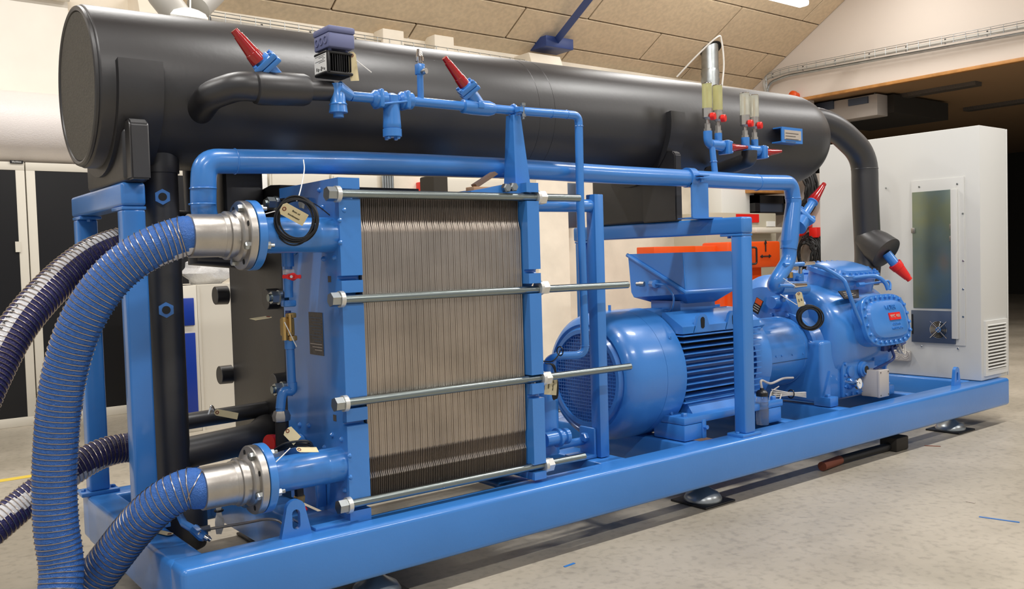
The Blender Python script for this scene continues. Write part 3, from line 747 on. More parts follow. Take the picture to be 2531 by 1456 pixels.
# big top bolt on the frame plate
bolts('bolt', zinc, hx, [at(760, 503, x=PA0)], -X_, .026, .03)
rv = [(797, 512), (829, 490), (841, 545), (852, 520), (843, 600), (828, 637), (800, 640), (742, 1050), (764, 1052), (822, 1075), (845, 1086), (803, 1106), (866, 1127), (868, 1180), (853, 1212), (810, 470), (790, 470)]
bolts('stud', blue, hx, [at(px, py, x=PA0) for px, py in rv], -X_, .0105, .011, 14, True)
# nameplate and stickers
a, b_ = at(764, 771, x=PA0), at(797, 771, x=PA0); z0 = at(782, 877, x=PA0).z
npm = MB().bx(PA0-.003, PA0+.001, b_.y, a.y, z0, a.z).build('rating_plate', silver, hx)
for k in range(12):
    zq = a.z-.02-(a.z-z0-.03)*k/12; MB().bx(PA0-.0042, PA0-.003, b_.y+.008, a.y-.008-.02*(k % 3), zq-.003, zq).build('printed_line', (fanp, alu)[k > 8], npm)
for p in ((815, 690), (828, 1033)):
    a = at(*p, x=PA0); MB().bx(PA0-.002, PA0+.001, a.y-.012, a.y+.012, a.z-.012, a.z+.012).build('square_sticker', silver, hx)
# hanger bracket with two bolts on top of pressure plate, bars and guide column
YB = .26
ba = at(1345, 510, y=YB); bb = at(1468, 509, y=YB)
MB().cyl(V((PA1, YB, ba.z)), V((2.1, YB, bb.z)), .031, seg=24).build('carrying_bar', blue, hx)
lb_ = MB().cyl(V((PA1, .34, .40)), V((2.12, .34, .40)), .02, seg=20).build('lower_guide_bar', blue, hx)
cz_t = at(1492, 480, x=2.154).z
gc = MB().bx(2.098, 2.156, .222, .285, H, cz_t, .004).build('guide_column', blue, hx)
f0 = at(1466, 1075, x=2.09)
fp = MB().bx(2.08, 2.098, .25, .36, H+.002, H+.145, .01).build('foot_bracket', blue, hx)
MB().bx(1.98, 2.098, .25, .36, H-.002, H+.016, .004).build('foot_bracket', blue, hx)
bolts('bolt', blue, hx, [V((2.08, .31, H+.095))], -X_, .024, .022)
q_ = at(1255, 462, y=.10)
MB().prism([(1.28, 1.598), (1.56, 1.598), (1.56, 1.644), (1.50, 1.644), (1.28, 1.606)], 'y', .10, .17).build('hanger_plate', blue, hx)
bolts('bolt', zinc, hx, [at(1247, 465, y=.09), at(1264, 463, y=.085)], -Y_, .020, .028)
# wedge and wood block on top
a, b_ = at(1168, 470, y=.14), at(1226, 468, y=.14)
MB().bx(a.x, b_.x, .13, .19, at(1190, 475, y=.14).z, at(1190, 462, y=.14).z, .002).build('wood_block', card, label='small wooden block on the top edge of the plate exchanger', cat='block')
pa, pb = at(1172, 462, y=.16), at(1218, 428, y=.16)
dv = (pb-pa); nn = V((-dv.z, 0, dv.x)).normalized()*.006
MB().prism([((pa-nn).x, (pa-nn).z), ((pa+nn*2).x, (pa+nn*2).z), ((pb+nn).x, (pb+nn).z), ((pb-nn*1.3).x+.01, (pb-nn).z)], 'y', .14, .175).build('metal_strip', dull_brown, label='bent brown metal strip sticking up from the wooden block', cat='strip')
# tall tapered bracket carrying the thin pipe
tb = thing('pipe_bracket', 'tall tapered blue bracket holding the thin liquid pipe', 'bracket', (1.58, .15, 1.64))
YL = .18
zt = at(1285, 288, y=YL).z
a0, a1 = at(1267, 470, y=.11), at(1310, 455, y=.11); t0, t1 = at(1262, 290, y=.15), at(1283, 292, y=.15)
w0, w1, v0, v1 = at(1287, 462, y=.16).x, at(1311, 455, y=.16).x, at(1276, 292, y=.16).x, at(1287, 292, y=.16).x
MB().prism([(w0-.03, 1.645), (w1, 1.645), (v1, zt), (v0-.02, zt)], 'y', .16, .168).build('web', blue, tb)
MB().loft([[V((w0-.036, .150, 1.645)), V((w0-.028, .150, 1.645)), V((w0-.028, .235, 1.645)), V((w0-.036, .235, 1.645))], [V((v0-.026, .150, zt)), V((v0-.018, .150, zt)), V((v0-.018, .20, zt)), V((v0-.026, .20, zt))]]).build('flange', blue, tb)
cpt = at(1272, 275, y=YL)
MB().ring(V((v0, YL, cpt.z)), X_, .026, .006, 24, 8).bx(v0-.01, v0+.01, .12, .156, cpt.z-.01, cpt.z+.01).build('pipe_clamp', blue, tb)
MB().cyl(V((v0+.02, .135, cpt.z-.04)), V((v0+.02, .135, cpt.z+.03)), .006).hexa(V((v0+.02, .135, cpt.z-.03)), Z_, .012, .012).hexa(V((v0+.02, .135, cpt.z+.018)), Z_, .012, .012).build('clamp_bolt', zinc, tb)

# nozzles with flanges and hose couplings
def nozzle(py_flange, py_plate, label_c, label_h, yc):
    zc = at(845, py_plate, x=PA0).z; yn = yc
    f = at(*py_flange, y=yn); xf = f.x; zc = (zc+f.z)/2
    pz = zc
    nzo = MB().lathe(V((xf+.03, yn, pz)), X_, [(0, .074), (.02, .068), (.026, .0655), (PA0-xf-.105, .0655), (PA0-xf-.10, .0675), (PA0-xf-.095, .0665), (PA0-xf-.03, .0665)], 36).build('nozzle', blue, hx)
    MB().lathe(V((xf+.004, yn, pz)), X_, [(0, .124), (.002, .126), (.028, .126), (.03, .124)], 40).build('flange', blue, nzo)
    hc = thing('hose_coupling', label_c, 'coupling', (xf, yn, pz), 'steel flanged hose couplings on the plate exchanger')
    # loose flange, collar, smooth sleeve (towards -x)
    ring_ = MB().lathe(V((xf-.026, yn, pz)), X_, [(0, .074), (0, .121), (.003, .124), (.026, .124)], 44).build('steel_flange', steel, hc)
    MB().lathe(V((xf-.026, yn, pz)), -X_, [(0, .094), (.010, .092), (.016, .084), (.020, .078), (.034, .078), (.037, .086), (.050, .086), (.053, .079), (.068, .078)], 36).build('collar', steel, hc)
    MB().lathe(V((xf-.094, yn, pz)), -X_, [(0, .077), (.003, .0755), (.108, .0755), (.111, .068)], 36).build('sleeve', steel, hc)
    for k in range(8):
        an = PI/8+k*PI/4; q = V((xf-.026, yn+math.cos(an)*.102, pz+math.sin(an)*.102))
        if k % 2 == 0:
            bo = bolts('bolt', zinc, hc, [q], -X_, .0145, .016)[0]
        else: MB().lathe(q+V((-.0008, 0, 0)), X_, [(0, .010), (.003, .010)], 16).build('bolt_hole', darkhole, hc)
        if k % 2 == 0:
            MB().cyl(V((xf+.034, q.y, q.z)), V((xf+.05, q.y, q.z)), .0145, seg=6).cyl(V((xf+.05, q.y, q.z)), V((xf+.065, q.y, q.z)), .008, seg=10).build('nut', zinc, hc)
    return V((xf-.20, yn, pz))
h1 = nozzle((607, 577), 583, 'steel flanged hose coupling on the upper nozzle of the plate exchanger', '', .16)
h2 = nozzle((634, 1179), 1152, 'steel flanged hose coupling on the lower nozzle of the plate exchanger', '', .16)
# second pair of nozzles further back
for pz in (h1.z, h2.z):
    MB().lathe(V((.56, .50, pz)), X_, [(0, .04), (0, .062), (.08, .062), (.10, .07)], 32).build('nozzle', blue, hx)

def hose(path, r, label, mats, stripe, pitch=.0185, wires=True, cat='hose', grp=None):
    hs = thing('hose', label, cat, tuple(path[-1]), grp)
    P = resample(spline(path, 24), pitch/4)
    T, F = frames(P); rr_ = [r*(1+.017*math.cos(2*PI*i/4)) - (.0 if i % 4 else .0018) for i in range(len(P))]
    MB().tube(P, rr_, 28, stripe=stripe).build('hose_wall', mats, hs, ang=60)
    pts = []
    for i in range(8, len(P)-1):
        for k in range(5):
            t = k/5; p = P[i].lerp(P[i+1], t); a = 2*PI*((i+t)/4); s_, u_ = F[i]
            pts.append(p+(s_*math.cos(a)+u_*math.sin(a))*(r+.0016))
    MB().tube(pts, .0021, 5).build('wire_helix', wirem, hs)
    return hs
# hose 1: upper, sweeping left and down
yy = .16
p1 = [h1+V((.02, 0, 0)), h1-V((.01, 0, 0)), at(440, 588, y=.168), at(375, 613, y=.185), at(300, 662, y=.22), at(240, 730, y=.25), at(193, 815, y=.28), at(163, 910, y=.31), at(146, 1010, y=.33), at(138, 1110, y=.34), at(135, 1210, y=.34), at(140, 1310, y=.33), at(152, 1410, y=.31), V((-.33, .24, .17)), V((-.35, .12, .09)), V((-.42, -.06, .078)), V((-.6, -.35, .078))]
hose(p1, .069, 'light blue wire wound hose arching down from the upper coupling', [hoseb, hosew], lambda t, f: abs(t-.64-f*1.2) < .05)
p2 = [h2+V((.02, 0, 0)), h2-V((.01, 0, 0)), at(468, 1206, y=.172), at(425, 1225, y=.19), at(375, 1262, y=.23), at(325, 1315, y=.30), at(275, 1378, y=.36), at(225, 1440, y=.43), V((-.25, .52, .13)), V((-.33, .63, .08)), V((-.62, .80, .078))]
hose(p2, .069, 'light blue wire wound hose dropping from the lower coupling over the skid corner', [hoseb, hosew], lambda t, f: False)
# rear hoses
p3 = [V((.30, .93, 1.46)), at(345, 596, y=.93), at(290, 606, y=.92), at(225, 632, y=.88), at(160, 680, y=.84), at(95, 745, y=.78), at(40, 815, y=.73), at(-10, 905, y=.68), at(-60, 1020, y=.62), at(-110, 1200, y=.6)]
rear_hose = hose(p3, .066, 'navy wire wound hose with a white printed stripe, upper of the two rear hoses', [hosed, hosew], lambda t, f: .25 < t < .375)
P_ = resample(spline(p3, 24), .0185/4); T_, F_ = frames(P_); i_ = int(len(P_)*.60)
for c_ in 'KEMOLTE YBE KETH ONSAE'[::-1]:
    if c_ != ' ' and i_ > 5:
        a_ = 2*PI*.315; n_ = F_[i_][0]*math.cos(a_)+F_[i_][1]*math.sin(a_)
        text(c_, P_[i_]+n_*.0675, .022, -T_[i_], n_.cross(-T_[i_]), ink, rear_hose, name='printed_letter')
    i_ -= 5
p4 = [V((.30, 1.0, .50)), at(340, 1108, y=1.0), at(290, 1110, y=1.0), at(235, 1128, y=.98), at(165, 1170, y=.95), at(100, 1212, y=.92), at(45, 1255, y=.9), at(-20, 1310, y=.86), at(-90, 1370, y=.84)]
hose(p4, .06, 'navy wire wound hose with a white stripe, lower of the two rear hoses', [hosed, hosew], lambda t, f: abs(t-.95+f*.75) < .075)
# ------------------------------------------------------------------ black insulated second exchanger and its pipes
ev = thing('insulated_exchanger', 'black foam insulated exchanger block behind the blue plate exchanger', 'heat exchanger', (1.1, 1.0, H))
MB().bx(.70, 1.52, .70, 1.365, H, 1.60, .03, 3).build('insulation', foam, ev)
MB().prism([(.70, 1.60), (1.365, 1.60), (1.365, 1.60), (.80, 1.672), (.70, 1.665)], 'x', .70, 1.40, .0).build('top_insulation', foam, ev)
for px, py in ((527, 731), (538, 928), (652, 740), (670, 950)):
    c = at(px, py, x=.64)
    MB().lathe(V((.648, c.y, c.z)), X_, [(0, .043), (.002, .045), (.06, .046)], 28).build('insulated_stud', foam, ev)
MB().bx(.55, .72, .95, 1.35, 1.49, 1.60, .03).build('insulated_ledge', foam, ev)
# riser pipe with two hex sight glasses
rp_ = thing('riser_pipe', 'thick black insulated vertical pipe with two blue hex sight glasses', 'pipe', (.2, .72, .3))
a, b_ = at(403, 405, y=.72), at(425, 1290, y=.72)
xr = (a.x+b_.x)/2+.0
MB().tube([V((.205, .74, 1.80)), V((.205, .74, .36))], .0735, 32).build('insulation', foam, rp_)
MB().lathe(V((.205, .74, 1.70)), Z_, [(0, .08), (.11, .08)], 32).build('upper_collar', foam, rp_)
MB().lathe(V((.225, .70, .175)), Z_, [(0, .05), (.02, .088), (.05, .098), (.26, .098), (.30, .073)], 28).build('lower_collar', foam, rp_)
e1 = bend([V((.205, .74, .44)), V((.205, .74, .615)), V((.33, .78, .615)), V((.72, .92, .64))], .1)
MB().tube([V((.205, .76, .555)), V((.50, .76, .575)), V((.56, .765, .578)), V((.60, .80, .58)), V((.70, .95, .585))], .064, 28).build('branch', foam, rp_)
MB().tube([V((.25, .95, .655)), V((.72, .96, .665))], .036, 20).build('branch', foam, rp_)
for px, py in ((405, 487), (414, 766)):
    c = at(px, py, y=.655)
    n_ = V((-.25, -1, 0)).normalized()
    o = MB().cyl(V((c.x, c.y+.02, c.z)), V((c.x, c.y+.02, c.z))+n_*.03, .031, seg=6, ph=PI/6).build('sight_glass_nut', blue, rp_, label='blue hex nut')
    MB().lathe(V((c.x, c.y+.02, c.z))+n_*.0292, n_, [(0, .016), (.0018, .016)], 20).build('glass', blackg, o)
# second thin riser behind
t = thing('riser_pipe', 'thin black insulated vertical pipe behind the bend of the big blue pipe', 'pipe', (.45, 1.0, .8))
MB().tube([V((.43, .98, 1.82)), V((.43, .98, 1.36)), V((.75, 1.0, 1.345))], .05, 20).build('insulation', foam, t)
MB().tube([V((.28, .9, 1.53)), V((.44, .97, 1.53))], .035, 16).build('bridge', foam, t)
t = thing('insulated_block', 'black foam block under the tank beside the thin riser', 'insulation', (.66, .9, 1.6))
MB().bx(.52, .70, .86, 1.1, 1.45, 1.80, .03).build('insulation', foam, t)
# tag on rear pipe
def tag(p, q_, n, w_, par=None, label='', lines=(), size=.012, hole=True, up=None):
    """paper label from p (eyelet end) to q_, facing n"""
    p, q_ = V(p), V(q_); d = (q_-p); L = d.length; d.normalize(); n = V(n).normalized(); s_ = n.cross(d).normalized(); n = d.cross(s_)
    pts = [(0, w_*.25), (L*.1, w_*.5), (L, w_*.5), (L, -w_*.5), (L*.1, -w_*.5), (0, -w_*.25)]
    t = MB(); t.loft([[p+d*a+s_*b__+n*e for a, b__ in pts] for e in (0, .0012)])
    o = t.build('paper_tag', tagp, par, label=label, cat='tag' if par is None else None)
    MB().ring(p+d*L*.12+n*.0012, n, .006, .002, 16, 6).build('eyelet', rust, o)
    for i, ln in enumerate(lines):
        text(ln, p+d*(L*.56)+s_*(w_*(.18-.36*i/max(1, len(lines)-1)) if len(lines) > 1 else 0)+n*.002, size, d, s_ if s_.z > 0 or abs(s_.z) < .1 else s_, ink, o, name='handwriting')
    return o
FN = -FW
tag(at(530, 1018, y=.85), at(588, 1029, y=.80), FN, .028, label='cream paper tag on the black pipe below the insulated exchanger')
MB().tube(spline([at(516, 1024, y=.86), at(523, 1004, y=.86), at(530, 1016, y=.85)]), .005, 8).build('chrome_clip', chrome, label='small chrome clip holding the tag on the black pipe', cat='clip')

# ------------------------------------------------------------------ big discharge pipe
YD = .27
dp = thing('discharge_pipe', 'thick blue discharge pipe running above the exchanger and down to the compressor', 'pipe', (2, YD, 1.7))
RD = .0455
pt = [at(560, 600, y=.42), at(504, 540, y=.30), at(502, 470, y=YD), at(506, 398, y=YD), at(582, 399, y=YD), at(900, 403, y=YD), at(1250, 416, y=YD), at(1500, 431, y=YD), at(1700, 441, y=YD), at(1870, 451, y=YD), at(1955, 452, y=YD), at(1961, 500, y=YD), at(1963, 570, y=YD), at(1950, 640, y=YD), at(1915, 700, y=YD), at(1925, 722, y=.40)]
main = bend(pt[:5], .11, 8)[:-1]+spline(pt[4:10], 5)[:-1]+bend(pt[9:12], .085, 8)
MB().tube(main, RD, 28).build('pipe', blue, dp)
for p, a_ in ((at(502, 466, y=YD), Z_), (at(500, 505, y=YD), Z_), (at(580, 399, y=YD), X_), (at(1870, 451, y=YD), X_), (at(1960, 490, y=YD), Z_)):
    MB().ring(p, a_, RD, .003, 28, 6).build('weld_seam', blue, dp)
leg = bend([at(1961, 495, y=YD), at(1965, 555, y=YD), at(1948, 600, y=YD), at(1948, 640, y=YD), at(1893, 715, y=YD), at(1935, 745, y=.45)], .07, 8)
l2 = [at(1961, 490, y=YD), at(1963, 530, y=YD), at(1950, 575, y=YD), at(1953, 625, y=YD), at(1930, 668, y=YD), at(1905, 705, y=YD), at(1925, 722, y=.40)]
MB().tube(bend([at(1948, 592, y=YD), at(1952, 640, y=YD), at(1912, 704, y=YD), at(1932, 712, y=.50)], .07, 8), RD*.98, 28).build('lower_leg', blue, dp)
# valve body in the leg
va, vb = at(1962, 495, y=YD), at(1950, 610, y=YD)
MB().lathe(va, vb-va, [(0, RD), (.05, RD*1.02), (.10, RD*1.06), (.17, RD*1.14), (.24, RD*1.14), (.30, RD*1.06), ((vb-va).length, RD)], 28).build('valve_body', blue, dp)
br, tipb = at(1968, 560, y=YD), at(2040, 452, y=YD-.02)
dv = (tipb-br).normalized()
MB().lathe(br, dv, [(0, .062), (.062, .058)], 24).build('valve_branch', blue, dp)
def rotbasis(d):
    a, b_ = perp(d); return M((a, b_, d)).transposed()
A_ = dv.cross(FW).normalized(); B_ = dv.cross(A_)
bn = MB().box(br+dv*.075, (.135, .12, .034), M((A_, B_, dv)).transposed(), .012).build('bonnet', blue, dp)
bolts('bolt', blue, dp, [br+dv*.093+A_*s_*.046+B_*t_*.042 for s_ in (-1, 1) for t_ in (-1, 1)], dv, .013, .012)
MB().lathe(br+dv*.09, dv, [(0, .036), (.02, .028), (.12, .026), (.125, .034), (.13, .034)], 20).build('valve_stem_housing', blue, dp)
cp = at(2007, 500, y=YD); redcap(cp, dv, (tipb-cp).length*1.0, .034, .015, dp)
# its support on the gantry
pb_ = thing('pipe_support', 'blue flat support standing on the right gantry under the thick blue pipe', 'bracket', (3.02, YD, 1.505))
sx0, sx1 = at(1697, 500, y=YD).x, at(1737, 500, y=YD).x
zp = at(1715, 440, y=YD).z
MB().prism([(sx0, YD-.04), (sx1, YD-.04), (sx1, YD+.06), (sx1-.012, YD+.06), (sx1-.012, YD-.03), (sx0, YD-.03)], 'z', 1.51, zp-.03).build('stand', blue, pb_)
MB().bx(min(sx0, 2.985), 3.06, YD-.045, YD+.065, 1.5045, 1.512).build('base', blue, pb_)
MB().lathe(V((sx0-.0, YD, zp)), X_, [(0, RD+.003), (0, RD+.008), (.05, RD+.008), (.05, RD+.003)], 28).build('pipe_clamp', blue, pb_)
MB().bx(sx0+.015, sx0+.09, YD-.085, YD-.045, zp-.01, zp-.004).bx(sx0+.015, sx0+.09, YD-.085, YD-.045, zp+.004, zp+.01).hexa(V((sx0+.05, YD-.065, zp-.028)), Z_, .012, .018).build('clamp_ear', blue, pb_)

# ------------------------------------------------------------------ thin liquid line, valves, filter
lq = thing('liquid_line', 'thin blue liquid pipe along the tank front with filter and elbows', 'pipe', (1.5, YL, 1.9))
RL = .0195
g = [at(868, 238, y=YL), at(1000, 249, y=YL), at(1140, 262, y=YL), at(1290, 275, y=YL), at(1400, 283, y=YL), at(1429, 284, y=YL), at(1431, 310, y=YL), at(1437, 600, y=YL), at(1445, 850, y=YL)]
e_ = at(1447, 878, y=YL)
pts = spline(g[:5], 4)[:-1]+bend([g[4], at(1430, 286, y=YL), at(1431, 330, y=YL)], .045)+bend([at(1434, 500, y=YL), at(1447, 877, y=YL), at(1375, 880, y=YL+.06), at(1352, 892, y=YL+.12), at(1352, 1000, y=YL+.12)], .05)
MB().tube(pts, RL, 20).build('pipe', blue, lq)
for p in (at(1400, 283, y=YL), at(1362, 281, y=YL)): MB().ring(p, X_, RL, .002, 20, 6).build('weld_seam', blue, lq)
for p in (at(1431, 312, y=YL), at(1446, 855, y=YL)): MB().ring(p, Z_, RL, .0022, 20, 6).build('weld_seam', blue, lq)
rx, rzb, rzt = at(1346, 1000, y=.34).x, at(1346, 1120, y=.34).z, at(1346, 957, y=.34).z
rcv = MB().lathe((rx, .34, rzb), Z_, [(0, .035), (0, .066), (rzt-rzb-.03, .066), (rzt-rzb, .052), (rzt-rzb+.005, .02), (rzt-rzb+.06, .02)], 28).build('receiver', blue, lq)
MB().lathe(at(1345, 1088, y=YL+.05), X_, [(0, .035), (.07, .035), (.075, .045), (.09, .045), (.092, .03), (.115, .03), (.12, .038), (.14, .038)], 24).build('lower_branch', blue, lq)
# filter / strainer below the line
f0 = at(967, 250, y=YL); k0 = f0.z
st_ = MB().lathe(V((f0.x, YL, k0+.03)), -Z_, [(0, .015), (.01, .033), (.055, .033), (.12, .036), (.135, .037), (.14, .034), (.142, .038), (.172, .038), (.174, .03)], 28).build('strainer', blue, lq)
bolts('bolt', blue, lq, [V((f0.x+math.cos(k*PI/2+.5)*.027, YL+math.sin(k*PI/2+.5)*.027, k0+.03-.174)) for k in range(4)], -Z_, .008, .009)
for px in (938, 1003):
    p = at(px, 245+(px-938)*.06, y=YL)
    MB().lathe(V((p.x-.035, YL, p.z)), X_, [(0, .022), (.01, .034), (.06, .034), (.07, .022)], 20).box(V((p.x-.005, YL, p.z)), (.022, .075, .075), None, .01).build('union', blue, lq)
MB().cyl(at(945, 257, y=YL-.03), at(1012, 250, y=YL-.03), .005).build('tie_bolt', blue, lq)
# small gauge valve standing on the line
sv = at(1040, 240, y=YL); svt = at(1037, 182, y=YL); 
MB().cyl(V((sv.x, YL, sv.z-.01)), V((sv.x, YL, svt.z)), .0135, seg=16).build('gauge_riser', blue, lq)
MB().bx(sv.x-.016, sv.x+.016, YL-.016, YL+.016, svt.z-.005, at(1037, 158, y=YL).z, .004).build('gauge_valve_block', blue, lq)
z_a = at(1037, 158, y=YL).z; z_b = at(1037, 122, y=YL).z
MB().lathe(V((sv.x, YL, z_a)), Z_, [(0, .013), (.008, .013), (.009, .017), ((z_b-z_a)*.45, .017), ((z_b-z_a)*.5, .014), (z_b-z_a, .010)], 14).build('chrome_cap', chrome, lq, label='chrome cap')
q_ = at(1048, 176, y=YL-.03)
MB().cyl(V((sv.x, YL, q_.z)), q_, .009).lathe(q_, V((.4, -1, 0)), [(0, .012), (.012, .012), (.012, .006)], 14).build('gauge_port', steel, lq)
# Y valves
def yvalve(tip, cap, bon, body, y, par, r0, r1, bsz=.085, body_ax=X_, bl=.16):
    t_, c_, b2, o_ = at(*tip, y=y), at(*cap, y=y), at(*bon, y=y), at(*body, y=y)
    d = (t_-b2).normalized(); A_ = d.cross(FW).normalized(); B_ = d.cross(A_); RB = M((A_, B_, d)).transposed()
    MB().lathe(o_-d*.01, d, [(0, .028), ((b2-o_).length, .032)], 20).build('valve_branch', blue, par)
    MB().box(b2-d*.010, (bsz, bsz*.92, .019), RB, .005).box(b2+d*.011, (bsz*.97, bsz*.9, .021), RB, .005).build('bonnet', blue, par)
    bolts('bolt', blue, par, [b2+d*.0215+A_*s_*bsz*.37+B_*w_*bsz*.34 for s_ in (-1, 1) for w_ in (-1, 1)], d, .008, .008)
    MB().lathe(b2+d*.018, d, [(0, r0*1.1), (max(.01, (c_-b2).length-.012), r0*.95)], 20).build('stem_collar', blue, par)
    redcap(c_, (t_-c_).normalized(), (t_-c_).length, r0, r1, par)
ym = at(1175, 265, y=YL)
MB().lathe(V((ym.x-.07, YL, at(1160, 264, y=YL).z)), V((1, 0, -.0)), [(0, RL), (.005, .03), (.05, .033), (.14, .033), (.165, .026), (.17, RL)], 24).build('valve_body', blue, lq)
yvalve((1098, 142), (1148, 210), (1158, 222), (1190, 270), YL, lq, .0245, .013)
c = at(1190, 258, y=YL-.035); MB().box(c, (.03, .006, .03), None, .002).build('cast_mark', blue, lq)
# insulated part with first Y valve
iv = thing('insulated_valve_line', 'black insulated pipe stub with valve leading from the tank into the liquid line', 'pipe', (.55, YL, 1.95))
yi = YL+.02
pth = bend([V((.33, .62, at(500, 270, y=.5).z)), at(520, 235, y=.36), at(590, 212, y=yi+.04), at(640, 216, y=yi), at(700, 219, y=yi)], .06, 6)
MB().tube(pth, .053, 24).build('insulation', foam, iv)
a, b_ = at(628, 217, y=yi), at(762, 223, y=yi)
MB().lathe(a, b_-a, [(0, .045), (.004, .058), (.02, .062), ((b_-a).length*.9, .060), ((b_-a).length-.004, .054), ((b_-a).length, .04)], 28).build('valve_insulation', foam, iv)
a2 = at(822, 226, y=yi); MB().cyl(b_-V((.01, 0, 0)), a2, .038, seg=24).build('insulation', foam, iv)
yvalve((578, 74), (640, 152), (660, 160), (690, 200), yi, iv, .0295, .015, .10)
# solenoid / motor valve
mv = thing('motor_valve', 'blue valve with a black actuator and grey blue junction box on top', 'valve', tuple(at(832, 240, y=YL)))
c = at(835, 240, y=YL)
zt1, zb1 = at(835, 208, y=YL).z, at(832, 290, y=YL).z
MB().lathe(V((c.x, YL, zt1)), -Z_, [(0, .028), (.02, .03), ((zt1-zb1)*.55, .030), ((zt1-zb1)*.62, .036), ((zt1-zb1)*.64, .033), ((zt1-zb1)*.86, .036), ((zt1-zb1)*.87, .02), (zt1-zb1, .02)], 24).build('valve_body', blue, mv)
MB().tube([V((c.x, YL, c.z+.03)), at(868, 238, y=YL)], [.034, .021], 18).build('outlet', blue, mv)
ph_ = .35
rz = M.Rotation(math.radians(0), 3, 'Z')
bz0, bz1 = at(835, 190, y=YL).z, at(835, 133, y=YL).z
cb_ = V((c.x-.002, YL+.01, (bz0+bz1)/2))
MB().box(V((cb_.x-.006, cb_.y, bz0+.006)), (.115, .105, .014), rz, .006).box(V((cb_.x-.006, cb_.y, bz1-.006)), (.115, .105, .012), rz, .006).box(cb_-V((.052, 0, 0)), (.016, .105, bz1-bz0), rz, .004).build('actuator_frame', blackg, mv)
MB().lathe(V((cb_.x+.005, cb_.y, bz0+.01)), Z_, [(0, .043), (bz1-bz0-.02, .043)], 16).build('coil', blackg, mv)
for k in range(-4, 5): MB().bx(cb_.x+.005+k*.0095-.001, cb_.x+.005+k*.0095+.001, cb_.y-.049, cb_.y-.035, bz0+.015, bz1-.012).build('cooling_rib', blackg, mv)
lx = cb_.x-.0605
MB().bx(lx-.001, lx, cb_.y-.05, cb_.y+.05, bz0+.006, bz1-.002).build('rating_label', white, mv)
for k in range(5): MB().bx(lx-.0018, lx-.0009, cb_.y-.04+.01*(k % 2), cb_.y+.042-.03*(k % 3), bz1-.016-k*.006, bz1-.0148-k*.006).build('printed_line', ink, mv)
for k in range(6): MB().bx(lx-.0018, lx-.0009, cb_.y-.038+k*.013, cb_.y-.032+k*.013, bz0+.016+.004*(k%2), bz0+.024+.004*(k%3)).build('printed_symbol', ink, mv)
for s_ in (-.035, .035): MB().cyl(V((cb_.x+s_, cb_.y-.03, bz1)), V((cb_.x+s_, cb_.y-.03, bz1+.03)), .007, seg=10).build('stand_off', purple, mv)
MB().cyl(V((cb_.x-.02, cb_.y+.01, bz1)), V((cb_.x-.02, cb_.y+.01, bz1+.03)), .02, seg=14).build('stand_off', purple, mv)
z2, z3 = at(835, 126, y=YL).z, at(835, 77, y=YL).z
MB().box(V((cb_.x, cb_.y, (z2+z3)/2-.01)), (.108, .13, z3-z2-.02), rz, .006).box(V((cb_.x, cb_.y, z3-.008)), (.114, .136, .026), rz, .008).build('junction_box', purple, mv)
for k in (-1, 0, 1): MB().ring(V((cb_.x-.055, cb_.y+k*.036, (z2+z3)/2-.008)), X_, .013, .003, 20, 6).build('knockout', purple, mv)
ta = at(868, 132, y=YL-.04)
tag(at(868, 128, y=YL-.03), at(877, 200, y=YL-.03), V((-.2, -1, 0)), .034, label='cream paper tag hanging edge on beside the black actuator')
MB().cyl(at(881, 150, y=YL-.04), at(918, 179, y=YL-.05), .0022, seg=8).build('zip_tie', white, label='white zip tie end sticking out beside the black actuator', cat='cable tie')

